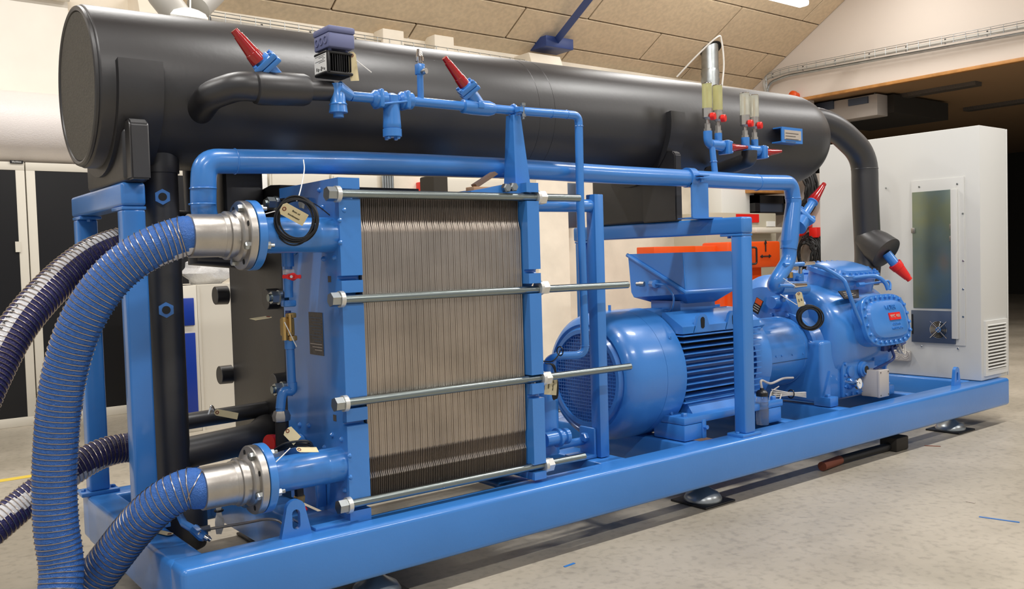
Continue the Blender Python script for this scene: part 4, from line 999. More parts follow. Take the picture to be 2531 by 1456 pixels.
# ------------------------------------------------------------------ gauge glasses with small valves
def gauge_pair(pxs, pys, ztop_px, y, pipe_bottom, tipc, m_glass, label):
    (xa, xb) = pxs; gt = thing('sight_gauge', label, 'gauge', tuple(at(xa, pys[3], y=y)), 'twin sight gauge assemblies on the tank front')
    mv_ = []
    for px, dy in ((xa, 0), (xb, 5)):
        z_top = at(px, ztop_px+dy, y=y).z; z_g0 = at(px, pys[0]+dy, y=y).z; z_b0 = at(px, pys[1]+dy, y=y).z; z_n0 = at(px, pys[2]+dy, y=y).z; z_e = at(px, pys[3]+dy, y=y).z
        X0 = at(px, pys[0], y=y).x
        MB().lathe(V((X0, y, z_g0)), Z_, [(0, .0), (0, .0275), (z_top-z_g0, .0275), (z_top-z_g0, 0)], 20).build('glass_tube', m_glass, gt)
        MB().ring(V((X0, y, z_top)), Z_, .025, .0035, 20, 6).build('top_ring', chrome, gt)
        MB().cyl(V((X0, y, z_g0)), V((X0, y, z_top-.02)), .004, seg=8).build('float_guide', brass, gt)
        MB().lathe(V((X0, y, z_b0)), Z_, [(0, .012), (.008, .024), (.012, .029), (z_g0-z_b0, .029)], 8).build('valve_block', steel, gt)
        kc = at(px+9.5, (pys[0]+pys[1])/2+dy+6, y=y-.03)
        MB().lathe(kc, V((.35, -1, 0)), [(0, .021), (.02, .021), (.024, .018)], 20).build('red_knob', redb, gt, label='round red knob')
        MB().cyl(V((X0, y, z_n0)), V((X0, y, z_b0)), .010).hexa(V((X0, y, z_n0+.008)), Z_, .017, (z_b0-z_n0)*.55).hexa(V((X0, y, z_n0-.002)), Z_, .022, .016).build('union_nut', steel, gt)
        mv_.append((X0, z_n0, z_e))
    X0, zn, ze = mv_[0]; X1, zn1, ze1 = mv_[1]
    zl = at(xa, pys[3], y=y).z
    MB().tube(bend([V((X0, y, zn)), V((X0, y, zl)), V((X1+.03, y, zl-.012))], .03), .0245, 18).tube([V((X1, y, zn1)), V((X1, y, zl-.012))], .021, 18).lathe(V((X0+.02, y, zl-.003)), X_, [(0, .028), (.10, .028)], 18).build('valve_manifold', blue, gt)
    t2 = at(*tipc, y=y-.0); bx0 = V((X1+.052, y, zl-.014))
    MB().box(bx0, (.026, .075, .078), None, .006).box(bx0+V((.022, 0, 0)), (.014, .07, .072), None, .006).build('bonnet', blue, gt)
    bolts('bolt', blue, gt, [bx0+V((.029, s_*.026, w_*.027)) for s_ in (-1, 1) for w_ in (-1, 1)], X_, .008, .008)
    d = (t2-(bx0+V((.03, 0, 0)))).normalized()
    MB().lathe(bx0+V((.028, 0, 0)), d, [(0, .025), (.012, .025)], 16).build('stem_collar', blue, gt)
    redcap(bx0+V((.036, 0, 0)), d, (t2-bx0).length-.036, .0245, .011, gt)
    return V((X0+.035, y, zl))
gp = gauge_pair((1748, 1774), (268, 296, 324, 355), 207, .30, None, (1846, 364), glassy, 'pair of oil filled sight gauges on the blue riser, left pair')
gq = gauge_pair((1841, 1864), (285, 314, 340, 368), 231, .32, None, (1930, 374), glass, 'pair of clear sight gauges nearest the tank end, right pair')
zr0 = at(1764, 430, y=YD).z
gpx = at(1764, 400, y=.285).x
MB().tube([V((gpx, .295, gp.z-.01)), V((gpx, .275, zr0-.02))], .0175, 16).build('gauge_riser', blue, dp)
MB().ring(V((gpx, .285, at(1764, 400, y=.29).z)), Z_, .0185, .003, 16, 6).build('weld_seam', blue, dp)
MB().tube(bend([gq+V((0, 0, -.01)), gq+V((0, 0, -.06)), V((gq.x-.03, .60, gq.z-.12))], .04), .045, 18).build('branch_insulation', foam, tk)

# ------------------------------------------------------------------ electric motor
MY, MZ, MR = .60, .665, .352
mo = thing('electric_motor', 'large blue electric motor with round fan cowl and cooling fins', 'motor', (2.9, MY, H))
XF = 2.345
prof = [(.035, .235), (.0, .24), (.0, .262), (.02, .275), (.018, .285), (.012, .29), (.022, .312), (.05, .334), (.09, .346), (.14, .352), (.27, .353)]
MB().lathe((XF, MY, MZ), X_, prof+[(.27, .349), (.272, .349), (.272, .353), (.42, .354), (.42, .34), (.40, .34)], 72).build('fan_cowl', blue, mo, ang=40)
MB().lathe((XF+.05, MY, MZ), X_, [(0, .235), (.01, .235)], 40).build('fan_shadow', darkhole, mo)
fb = MB()
for k in range(7):
    a = 2*PI*k/7; d = V((0, math.cos(a), math.sin(a))); n = d.cross(X_)
    fb.loft([[V((XF+.042, MY, MZ))+d*r_+n*w_ for r_, w_ in ((.05, -.02), (.05, .02), (.21, .04), (.21, -.04))], [V((XF+.048, MY, MZ))+d*r_+n*w_ for r_, w_ in ((.05, -.02), (.05, .02), (.21, .04), (.21, -.04))]])
fb.build('fan', blackg, mo)
gm = MB()
for k in range(-12, 13):
    t_ = k*.0185; l_ = math.sqrt(max(0, .238**2-t_**2))
    if l_ > .02:
        gm.box((XF+.012, MY+t_, MZ), (.003, .0032, 2*l_)); gm.box((XF+.010, MY, MZ+t_), (.003, 2*l_, .0032))
gm.build('fan_grille', blue, mo, kind='stuff')
bolts('cowl_screw', blue, mo, [V((XF+.36, MY-math.cos(a)*MR, MZ+math.sin(a)*MR)) for a in (.62, -.62)], V((0, -1, 0)), .010, .010)
MB().cyl((XF+.2, MY, MZ+MR-.01), (XF+.2, MY, MZ+MR+.03), .008).build('grease_nipple', blue, mo)
MB().lathe((2.74, MY, MZ), X_, [(0, .27), (.74, .27)], 48).build('stator_housing', blue, mo)
fin0 = MB(); zf = [at(1700, 831, y=.27).z, at(1700, 996, y=.27).z]
for k in range(12):
    z = zf[0]+(zf[1]-zf[0])*k/11
    yo = .335
    o = MB().bx(2.765, 3.44, MY-yo, MY+yo, z-.0035, z+.0035, .002).build('cooling_fin', blue, mo)
MB().bx(2.765, 3.44, MY-.25, MY+.25, zf[1], zf[0]).build('fin_gap_shade', darkhole, mo)  # dark box added as the shade in the gaps between cooling fins
for k in range(9):   # upright fins on the crown
    y = MY-.20+k*.05; h_ = math.sqrt(.345**2-(y-MY)**2)
    MB().bx(2.76, 3.42, y-.004, y+.004, MZ+.2, MZ+h_, .002).build('crown_fin', blue, mo)
for s_ in (-1, 1):
    ya, yb = MY+s_*.325, MY+s_*.20
    MB().prism([(ya, zf[0]+.012), (ya, zf[0]+.05), (yb, zf[0]+.125), (yb-s_*.02, zf[0]+.125), (yb-s_*.04, zf[0]+.012)], 'x', 2.77, 3.44).build('shoulder_rail', blue, mo)
    for xe in (2.93, 3.20):
        lg = MB(); zc = zf[0]+.055; yq = MY+s_*.319
        lg.prism([(xe-.075, zc-.045), (xe-.04, zc+.045), (xe-.02, zc+.06), (xe+.02, zc+.06), (xe+.04, zc+.045), (xe+.075, zc-.045)], 'y', yq-.01, yq+.01, .004)
        o = lg.build('lifting_eye', blue, mo)
        MB().prism([(xe+.017*math.cos(t*PI/6), zc+(.025 if 0 <= t <= 6 else -.005)+.017*math.sin(t*PI/6)) for t in range(12)], 'y', yq-.0115, yq+.0115).build('eye_hole', darkhole, o)
for (x0, x1) in ((2.66, 2.80), (3.36, 3.50)):
    for s_ in (-1, 1):
        y0, y1 = sorted((MY+s_*.42, MY+s_*.20))
        MB().bx(x0, x1, y0, y1, H, H+.085, .006).build('mounting_block', blue, mo)
for s_ in (-1, 1):
    y0, y1 = sorted((MY+s_*.42, MY+s_*.16))
    MB().bx(2.66, 3.52, y0, y1, H+.085, H+.125, .008).build('motor_foot', blue, mo)
    MB().prism([(MY+s_*.36, H+.12), (MY+s_*.30, H+.20), (MY+s_*.1, H+.22), (MY+s_*.1, H+.12)], 'x', 2.80, 3.40).build('foot_web', blue, mo)
    bolts('foot_bolt', blue, mo, [V((x, MY+s_*.385, H+.125)) for x in (2.70, 3.47)], Z_, .018, .02)
MB().bx(2.80, 2.83, MY-.425, MY-.395, H, H+.10, .003).hexa((2.815, MY-.425, H+.06), -Y_, .012, .02).build('jack_bracket', blue, mo)
MB().lathe((3.44, MY, MZ), X_, [(0, .30), (.06, .32), (.12, .32), (.13, .26)], 48).build('end_shield', blue, mo)
for a in (.75, -.75, PI-.75, PI+.75):
    c = V((3.53, MY-math.cos(a)*.325, MZ+math.sin(a)*.325)); MB().box(c, (.06, .05, .06), M.Rotation(-a, 3, 'X'), .006).build('flange_lug', blue, mo)
# terminal box
tbx = MB(); x0, x1, y0, y1 = 2.90, 3.32, .355, .80
z0, z1 = 1.10, 1.325
tbx.loft([[V(p) for p in r] for r in (
    ((x0+.10, y0+.08, 1.035), (x1-.08, y0+.08, 1.035), (x1-.08, y1-.1, 1.035), (x0+.10, y1-.1, 1.035)),
    ((x0, y0+.01, z0-.005), (x1, y0+.01, z0-.005), (x1, y1-.04, z0-.03), (x0, y1-.04, z0-.03)),
    ((x0, y0, z0), (x1, y0, z0), (x1, y1, z0), (x0, y1-.02, z0)),
    ((x0, y0+.02, z1), (x1, y0+.02, z1), (x1, y1, z1), (x0, y1, z1)))])
tbo = tbx.build('terminal_box', blue, mo, ang=20)
MB().bx(x0+.06, x1-.06, y0+.10, y1-.12, MZ+.25, 1.05).build('terminal_neck', blue, mo)
fr = MB()
fr.tube([V((x0-.006, y1-.0, z1-.005)), V((x0-.008, y0+.0, z0+.004)), V((x1, y0-.008, z0+.004))], .012, 8)
fr.build('lid_flange', blue, tbo)
MB().tube([V((x0-.002, y0+.003, z0+.01)), V((x0-.002, y0+.02, z1-.002))], .006, 8).build('corner_seam', blue, tbo)
cg = at(1605, 702, x=x0-.02)
MB().lathe(V((x0, cg.y, cg.z)), V((-.4, -1, 0)), [(0, .02), (.0, .024), (.05, .024), (.052, .017)], 8).build('cable_gland', blue, tbo)
gl = V((x0-.03, cg.y+.03, cg.z)); MB().lathe(gl, V((-.3, 1, 0)), [(0, .015), (.03, .015), (.032, .012), (.05, .012)], 12).build('gland_end', steel, tbo)
MB().tube(spline([V((x0-.02, cg.y-.05, cg.z)), V((x0-.03, cg.y-.13, cg.z-.01)), V((x0-.03, cg.y-.19, cg.z-.07)), V((x0-.02, cg.y-.16, cg.z-.15)), V((x0+.02, cg.y-.08, MZ+.33))], 6), .0055, 8).build('gland_wire', blue, tbo)

# ------------------------------------------------------------------ coupling housing
ch = thing('coupling_housing', 'blue cylindrical coupling housing between motor and compressor', 'housing', (3.85, MY, H))
CR = .222
MB().lathe((3.585, MY, MZ), X_, [(0, CR+.015), (.02, CR+.015), (.022, CR), (.46, CR), (.462, CR+.002), (.50, CR+.002)], 56).build('shell', blue, ch)
MB().tube([V((3.62, MY-CR-.0008, MZ-.035)), V((4.06, MY-CR-.0002, MZ-.035))], .0012, 5).build('joint_line', darkhole, ch)
sc = [at(px, 884-(px-1890)*.105, y=MY-CR-.001) for px in (1890, 1905, 1919, 1933, 1959, 1985)]
bolts('screw', blue, ch, sc, -Y_, .006, .004, 8)

# ------------------------------------------------------------------ compressor
co = thing('compressor', 'blue piston compressor with bolted domed cylinder covers', 'compressor', (4.5, MY, H))
CZ = .74
MB().lathe((4.09, MY, MZ), X_, [(0, .255), (.03, .26), (.032, .25), (.10, .29), (.16, .34)], 48).build('drive_end_flange', blue, co)
bolts('flange_bolt', blue, co, [V((4.09, MY-math.cos(a)*.238, MZ+math.sin(a)*.238)) for a in [PI/12+k*PI/6 for k in range(12)]], -X_, .015, .014)
def superring(c, a, b_, ha, hb, e, n=40):
    out = []
    for k in range(n):
        t = 2*PI*k/n; ct, s_ = math.cos(t), math.sin(t)
        out.append(V(c)+a*ha*math.copysign(abs(ct)**(2/e), ct)+b_*hb*math.copysign(abs(s_)**(2/e), s_))
    return out
# crankcase body lofted along x
body = []
for x, ry, rz, zc in ((4.17, .22, .24, .74), (4.175, .285, .30, .74), (4.19, .325, .335, .735), (4.22, .345, .352, .73), (4.30, .36, .36, .73), (4.80, .36, .36, .73), (4.90, .345, .35, .73), (4.95, .29, .30, .73), (4.96, .2, .22, .73)):
    body.append(superring((x, MY, zc), Y_, Z_, ry, rz, 2.3, 56))
MB().loft(body).build('crankcase', blue, co, ang=50)
MB().bx(4.07, 4.74, .285, .915, H+.015, .74, .025, 3).build('sump', blue, co)
MB().bx(4.74, 4.86, .33, .87, H+.0, .70, .02, 3).build('rear_rib', blue, co)
for s_ in (-1, 1):
    ya = MY+s_*.315
    for x in (4.13, 4.80):
        y0, y1 = sorted((ya-s_*.06, ya+s_*.06)); MB().bx(x-.06, x+.03, y0, y1, H, H+.06, .006).build('foot', blue, co)
        MB().prism([(x-.055, H+.055), (x+.02, H+.055), (x+.02, H+.22)], 'y', ya-.012, ya+.012, .002).build('foot_gusset', blue, co)
bolts('foot_bolt', blue, co, [V((4.09, MY-.345, H+.06)), V((4.80, MY-.345, H+.06))], Z_, .016, .018)
# raised arch rib on the drive end
MB().ring((4.185, MY, .73), X_, .285, .010, 48, 8, -.4, PI+.4).build('arch_rib', blue, co)
c = V((4.165, MY, .70))
# cylinder banks
for nm, ang, dist in (('front', 14, .462), ('top', 74, .475), ('rear', 134, .46)):
    an = math.radians(ang); d = V((0, -math.cos(an), math.sin(an))); b_ = X_.cross(d).normalized(); o_ = V((4.64, MY, CZ))
    if b_.z < 0 and nm == 'front': b_ = -b_
    nk = MB().loft([superring(o_+d*t, X_, b_, ha, hb, 3.0, 44) for t, ha, hb in ((.12, .29, .20), (.30, .275, .175), (.33, .262, .158), (dist-.045, .262, .158))]).build('cylinder_bank', blue, co, ang=50)
    lid = MB().loft([superring(o_+d*t, X_, b_, ha, hb, 3.6, 44) for t, ha, hb in ((dist-.045, .262, .158), (dist-.044, .272, .170), (dist-.018, .272, .170), (dist-.014, .269, .167), (dist-.014, .225, .130), (dist+.006, .212, .120), (dist+.018, .17, .092), (dist+.021, .10, .05))])
    ld = lid.build('cylinder_cover', blue, co, ang=32)
    pts = []
    per = superring(o_+d*(dist-.0145), X_, b_, .250, .149, 3.6, 400)
    L = [0]
    for i in range(400): L.append(L[-1]+(per[(i+1) % 400]-per[i]).length)
    nb_ = 24
    for k in range(nb_):
        t = L[-1]*(k+.5)/nb_; i = max(j for j in range(400) if L[j] <= t); pts.append(per[i])
    bolts('cover_bolt', blue, ld, pts, d, .0125, .017)
    if nm == 'front':
        o2 = o_+d*(dist+.021)
        text('VILTER', o2+b_*.072+X_*.01, .042, X_, b_, blue, ld, name='raised_lettering', ext=.004)
        pl = MB().box(o2+b_*.012+X_*.035+d*.003, (.135, .048, .006), M((X_, b_, X_.cross(b_))).transposed()).build('model_plate', redb, ld)
        text('VMC 460', o2+b_*.012+X_*.035+d*.0068, .030, X_, b_, alu, pl, name='plate_lettering', ext=.0008)
        text('CUDAHY', o2-b_*.040+X_*.04, .024, X_, b_, blue, ld, name='raised_lettering', ext=.003)
        text('WISCONSIN', o2-b_*.068+X_*.04, .024, X_, b_, blue, ld, name='raised_lettering', ext=.003)
# sump cover with bolts, sight glass, plugs, gauge
a, b2 = at(2076, 872, y=.283), at(2163, 985, y=.283)
xa, xb, za, zb = a.x, b2.x-.03, H+.03, a.z+.0
sc_ = MB().bx(xa, xb, .262, .29, za, zb, .012, 2).build('sump_cover', blue, co)
bp_ = []
for k in range(6): bp_ += [V((xa+.03+(xb-xa-.06)*k/5, .262, zb-.022)), V((xa+.03+(xb-xa-.06)*k/5, .262, za+.022))]
for k in range(1, 4): bp_ += [V((xa+.022, .262, za+(zb-za)*k/4)), V((xb-.022, .262, za+(zb-za)*k/4))]
bolts('cover_bolt', blue, sc_, bp_, -Y_, .0115, .012)
q_ = at(2100, 918, y=.26); MB().lathe(q_, -Y_, [(0, .036), (.014, .036), (.016, .03)], 24).build('plug', blue, sc_)
q_ = at(2130, 912, y=.26); MB().lathe(q_, -Y_, [(0, .052), (.02, .050), (.024, .035), (.034, .035)], 28).build('sight_port', blue, sc_)
MB().lathe(q_-Y_*.0345, -Y_, [(0, .023), (.002, .023)], 20).build('sight_glass', dark, sc_)
q_ = at(2098, 948, y=.26); MB().lathe(q_, -Y_, [(0, .038), (.02, .036), (.03, .022), (.09, .018)], 20).build('drain_boss', blue, sc_)
gq_ = at(2124, 948, y=.17); gn = V((.12, -1, .05)).normalized()
gg = thing('pressure_gauge', 'small round chrome dial gauge at the foot of the compressor', 'gauge', tuple(gq_))
MB().cyl(V((gq_.x-.0, .262, gq_.z)), gq_-gn*.02, .012).lathe(gq_-gn*.02, gn, [(0, .02), (.004, .036), (.02, .037), (.024, .034)], 32).build('case', chrome, gg)
MB().lathe(gq_+gn*.0035, gn, [(0, .031), (.001, .031)], 28).build('dial', white, gg)
MB().cyl(gq_+gn*.005, gq_+gn*.005+V((-.015, 0, .012)), .0018).build('needle', ink, gg)
jb = thing('junction_box', 'small grey plastic junction box beside the dial gauge', 'box', tuple(at(2175, 985, y=.16)))
a, b2, c_ = at(2172, 917, y=.14), at(2196, 960, y=.14), at(2172, 988, y=.14)
MB().bx(a.x, b2.x+.0, .14, .265, c_.z+.012, a.z, .006).build('body', boxgrey, jb)
MB().bx(a.x-.002, b2.x+.002, .134, .155, c_.z+.010, a.z+.002, .006).build('lid', boxgrey, jb)
bolts('lid_screw', silver, jb, [V((x, .134, z)) for x in (a.x+.012, b2.x-.012) for z in (c_.z+.025, a.z-.012)], -Y_, .005, .003, 10)
MB().tube(spline([V((a.x+.05, .2, a.z)), at(2207, 888, y=.2), at(2206, 868, y=.2), at(2204, 855, y=.2)], 6), .009, 10).build('conduit', bluedk, jb)
# oil and gas lines on the compressor
o_ = at(2040, 664, y=.33)
pt = [at(2010, 653, y=.30), at(2040, 664, y=.28), at(2082, 690, y=.22), at(2094, 712, y=.2), at(2118, 778, y=.19), at(2145, 828, y=.19), at(2165, 842, y=.19), at(2192, 836, y=.19)]
MB().tube(spline(pt, 7), .0135, 14).build('oil_line', blue, co)
MB().hexa(at(2186, 837, y=.19), X_, .022, .03).build('line_union', blue, co)
pt = [at(2105, 687, y=.33), at(2150, 682, y=.28), at(2172, 686, y=.25), at(2188, 700, y=.23), at(2195, 716, y=.22)]
MB().tube(spline(pt, 7), .0135, 14).build('oil_line', blue, co)
MB().cyl(at(2098, 686, y=.34), at(2115, 688, y=.33), .02, seg=6).build('line_union', blue, co)
pt = [at(2125, 704, y=.3), at(2170, 698, y=.27), at(2196, 694, y=.25), at(2201, 702, y=.24), at(2200, 716, y=.23)]
MB().tube(bend(pt, .03), .008, 10).cyl(at(2120, 704, y=.31), at(2135, 703, y=.3), .017, seg=6).build('equaliser_line', blue, co)
# gas side manifold near the discharge leg
fl_ = at(1975, 700, y=.33)
MB().box(at(1967, 705, y=.42), (.12, .05, .17), None, .012).build('discharge_flange', blue, co)
bolts('flange_bolt', blue, co, [at(1972, 690, y=.39), at(1932, 739, y=.39), at(1975, 735, y=.39)], -Y_, .022, .02)
MB().tube([at(1925, 712, y=.35), at(1990, 712, y=.35)], .042, 20).build('discharge_stub', blue, co)
MB().tube([at(1925, 706, y=.24), at(1962, 707, y=.24)], .012, 12).build('gauge_pipe', blue, co)
MB().lathe(at(1960, 707, y=.24), X_, [(0, .012), (.006, .017), (.05, .015), (.13, .012)], 10).build('chrome_cap', chrome, co, label='chrome cap')
MB().tube([at(1938, 655, y=.24), at(1988, 652, y=.24)], .013, 12).build('gauge_pipe', blue, co)
MB().lathe(at(1985, 652, y=.24), X_, [(0, .012), (.006, .017), (.05, .015), (.11, .012)], 10).build('chrome_cap', chrome, co, label='chrome cap')
for px in (1951, 1978): MB().cyl(at(px, 658, y=.25), at(px, 674, y=.27), .012, seg=8).build('tee_nut', steel, co)
MB().box(at(1951, 680, y=.26), (.035, .03, .035), None, .004).build('tee_block', brass, co)
MB().cyl(at(1945, 640, y=.3), at(1955, 652, y=.3), .02, seg=10).build('black_handle', blackg, co)
# bearing cover / large lug on the left of the drive end with warning label
wl = MB().lathe((4.10, .74, .84), X_, [(0, .24), (.05, .30), (.09, .32)], 40).build('end_casting', blue, co)
wa = at(1873, 755, x=4.06)
pc = at(1872, 756, x=4.055); X2 = V((0, -.82, -.55)).normalized(); Y2 = V((0, -.55, .82)).normalized()
X2 = V((0, -.45, .89)).normalized(); Y2 = V((0, -.89, -.45)).normalized()
MB().box(pc, (.10, .06, .003), M((X2, Y2, X2.cross(Y2))).transposed()).build('warning_label', ink, co)
MB().box(pc+V((-.002, 0, 0))-Y2*.0+X2*.03, (.035, .052, .003), M((X2, Y2, X2.cross(Y2))).transposed()).build('warning_stripe', orange, co)
for k in range(3): MB().box(pc+V((-.003, 0, 0))-X2*(.0+.016*k), (.006, .045, .002), M((X2, Y2, X2.cross(Y2))).transposed()).build('printed_line', alu, co)
MB().lathe((4.04, .63, .98), X_, [(0, .04), (.1, .05)], 18).build('oil_filler', blue, co)
# rating plate on the shoulder
rc = at(2093, 731, y=.285)
a_, b_, c_, d_ = at(2072, 720, y=.30), at(2122, 716, y=.33), at(2123, 736, y=.27), at(2087, 739, y=.25)
nn = (b_-a_).cross(c_-a_).normalized(); nn = nn if nn.dot(CAM-a_) > 0 else -nn
MB().loft([[p+nn*.0, ] for p in ()] or [[p-nn*.004 for p in (a_, b_, c_, d_)], [p+nn*.002 for p in (a_, b_, c_, d_)]]).build('rating_plate', ink, co)
for k in range(3):
    t = .25+.22*k; p = a_.lerp(d_, t); q2 = b_.lerp(c_, t)
    MB().tube([p.lerp(q2, .15)+nn*.003, p.lerp(q2, .55+.12*k)+nn*.003], .002, 4).build('printed_line', alu, co)

# ------------------------------------------------------------------ control cabinet
cc = thing('control_cabinet', 'tall light grey control cabinet standing on the far end of the skid', 'cabinet', (5.95, .72, H))
cx, cy0, cy1, czt = 5.728, .06, 1.36, 2.175
cx2 = 6.155
MB().bx(cx, cx2-.014, cy0, cy1, H+.003, czt, .006).build('body', cabgrey, cc)
MB().bx(cx2-.012, cx2+.006, cy0-.004, cy1, H+.005, czt-.003, .003).build('door', cabgrey, cc)
fa = at(2254, 448, x=cx); fb2 = at(2388, 855, x=cx)
MB().bx(cx-.012, cx, fb2.y, fa.y, fb2.z, fa.z, .002).build('service_panel', cabgrey, cc)
ga, gb = at(2257, 476, x=cx), at(2356, 763, x=cx)
MB().bx(cx-.018, cx-.012, gb.y, ga.y, gb.z, ga.z-.0, .001).build('mounting_sheet', mirror_sheet, cc)
MB().bx(cx-.040, cx-.012, gb.y-.05, gb.y-.005, fb2.z+.05, ga.z, .004).build('cable_duct', cabgrey, cc)
pa, pb3 = at(2257, 766, x=cx), at(2362, 850, x=cx)
fpn = MB().bx(cx-.030, cx-.012, pb3.y-.01, pa.y, pb3.z, pa.z, .002).build('fan_panel', fanp, cc)
for yq in (pb3.y+.0, pa.y-.015): MB().bx(cx-.032, cx-.028, yq, yq+.012, pb3.z+.06, pa.z-.03).build('slot', darkhole, fpn)
fc = at(2320, 815, x=cx-.03)
MB().lathe(V((cx-.031, fc.y, fc.z)), -X_, [(0, .062), (.001, .062)], 32).build('fan_opening', darkhole, fpn)
fg = MB()
for r_ in (.012, .022, .032, .042, .052, .062): fg.ring((cx-.036, fc.y, fc.z), X_, r_, .0016, 32, 5)
for k in range(4):
    a = PI/4+k*PI/2; fg.cyl((cx-.037, fc.y, fc.z), (cx-.037, fc.y+math.cos(a)*.088, fc.z+math.sin(a)*.088), .0022, seg=6)
fg.lathe(V((cx-.034, fc.y, fc.z)), -X_, [(0, .022), (.004, .02)], 20)
fg.build('fan_guard', chrome, fpn)
for p in ((2257, 570), (2352, 560), (2352, 590)):
    q_ = at(*p, x=cx-.02); MB().box(q_, (.012, .03, .04), None, .003).build('latch', steel, cc)
bolts('panel_screw', zinc, cc, [at(px, py, x=cx-.012) for px, py in ((2272, 462), (2366, 455), (2380, 528), (2381, 645), (2381, 715), (2381, 783), (2278, 856), (2368, 862), (2190, 465))], -X_, .0075, .004, 10)
sa, sb = at(2172, 862, x=cx), at(2254, 893, x=cx)
so = MB().bx(cx-.05, cx, sb.y, sa.y, sb.z, sa.z, .012, 3).build('gland_plate', boxgrey, cc)
for k, px in enumerate((2194, 2216, 2238)):
    q_ = at(px, 877, x=cx-.05)
    for r_ in (.03, .018): MB().ring(V((cx-.05, q_.y, q_.z)), X_, r_, .0035, 24, 6).build('knockout_ring', boxgrey, so)
va, vb = at(2434, 801, y=cy0), at(2487, 928, y=cy0)
va = V((5.765, cy0, .765)); vb = V((6.12, cy0, .365))
vg = MB()
for (x0, x1, z0, z1) in ((va.x, va.x+.04, vb.z+.04, va.z-.03), (vb.x-.03, vb.x, vb.z+.04, va.z-.03), (va.x, vb.x, vb.z, vb.z+.04), (va.x, vb.x, va.z-.03, va.z)): vg.bx(x0, x1, cy0-.014, cy0, z0, z1)
vgo = vg.build('vent_frame', cabgrey, cc)
MB().bx(va.x+.04, vb.x-.03, cy0-.002, cy0-.0005, vb.z+.04, va.z-.03).build('vent_filter', silver, vgo)
for k in range(14):
    z = vb.z+.05+(va.z-vb.z-.085)*k/13
    MB().box(((va.x+vb.x)/2, cy0-.009, z), (vb.x-va.x-.06, .016, .011), M.Rotation(-.6, 3, 'X')).build('louvre', cabgrey, vgo)
MB().lathe((5.80, 1.15, czt), Z_, [(0, .02), (.03, .02), (.035, .03), (.05, .03)], 12).build('eye_bolt', zinc, cc)

# ------------------------------------------------------------------ drain bottle, cords and cables
bt = thing('drain_bottle', 'clear plastic bottle with black cap standing on the skid by the gantry post', 'bottle', (3.34, .155, H))
bx_, by_ = at(1892, 1050, z=H+.001).x, at(1892, 1050, z=H+.001).y
zb = H
MB().lathe((bx_, by_+.02, H+.001), Z_, [(0, .034), (.004, .036), (.10, .036), (.105, .033), (.11, .036), (.15, .034), (.165, .026), (.165, .0)], 28).build('bottle_body', bottlem, bt)
MB().lathe((bx_, by_+.02, H+.164), Z_, [(0, .034), (.02, .034), (.032, .024), (.036, .012), (.046, .010), (.046, 0)], 24).build('black_cap', blackg, bt)
p0 = V((bx_, by_+.02, H+.20))
MB().tube(spline([p0, p0+V((.01, .01, .05)), at(1905, 948, y=.22), at(1935, 936, y=.3), at(1960, 934, y=.36)], 8), .007, 10).build('drain_tube', boxgrey, bt)
cw = thing('cord_bundle', 'tied bundle of light grey cord lying below the coupling housing', 'cord', tuple(at(1950, 975, y=.25)))
ca = at(1915, 972, y=.27); cb3 = at(1992, 976, y=.24)
hb = MB()
for k in range(11):
    dz = (k % 4)*.008-.012; dy = (k//4)*.009
    pts = [ca+V((.02, dy, dz)), ca+V((-.01, dy, dz*1.8)), ca.lerp(cb3, .5)+V((0, dy, dz*.6)), cb3+V((0, dy, dz*1.2))]
    hb.tube(spline(pts, 5), .0038, 6)
hb.build('cord', greyc, cw)
m_ = ca.lerp(cb3, .55); MB().ring(m_+V((0, .008, 0)), (cb3-ca), .024, .004, 20, 6).build('black_tie', blackg, cw)
MB().tube(spline([ca+V((.05, -.01, -.01)), at(1925, 990, y=.24), at(1905, 993, y=.24), at(1906, 970, y=.27), at(1925, 955, y=.3)], 7), .0038, 6).build('cord_end', greyc, cw)
ct = MB().box(ca+V((.02, .012, -.012)), (.09, .004, .03)).build('paper_tag', tagp, cw)
# black coil hanging on the upper nozzle with tag
def coil(c, R_, n, thick, label, sq=1.08, nrm_=None, spread=.022):
    nrm_ = nrm_ or -FW; a, b_ = RT.copy(), UP.copy(); m__ = MB(); random.seed(n)
    for k in range(n):
        rk = R_*(1-.016*k*random.uniform(.3, 1.5)); e_ = random.uniform(-.06, .06); off = V((0, 0, 0))+nrm_*random.uniform(-spread, spread)*.5+a*random.uniform(-.009, .009)+b_*random.uniform(-.012, .005)
        m__.tube([c+off+a*math.cos(2*PI*t/40)*rk*(1+e_)+b_*math.sin(2*PI*t/40)*rk*sq*(1-e_) for t in range(40)], thick, 6, closed=True)
    return m__.build('cable_coil', black, label=label, cat='cable')
cc1 = at(732, 543, y=.06); coil(cc1, .075, 11, .0032, 'coil of thin black cable hanging in front of the upper nozzle', 1.08)
MB().tube(spline([at(750, 395, y=.20), at(752, 420, y=.16), at(745, 460, y=.10), at(737, 490, y=.055), at(733, 497, y=.05)], 6), .0022, 6).build('zip_tie', white, label='long white zip tie holding the black coil to the thick blue pipe', cat='cable tie')
tag(at(695, 512, y=.03), at(755, 545, y=.03), FN, .046, label='cream handwritten tag on the black coil at the upper nozzle', lines=('8mm ud', 'kondensator'), size=.0095)
MB().tube([at(640, 533, y=.08), at(680, 522, y=.05)], .0017, 6).build('tie_end', white, label='white zip tie tail left of the black coil', cat='cable tie')
MB().tube(spline([at(770, 500, y=.06), at(790, 512, y=.1), at(815, 532, y=.12)], 5), .0022, 6).build('cable_tail', black, label='loose black cable end at the right of the coil', cat='cable')
c2 = at(2002, 783, y=.20); coil(c2, .072, 14, .0042, 'coil of black cable hanging on the compressor drive end', 1.0, spread=.03)
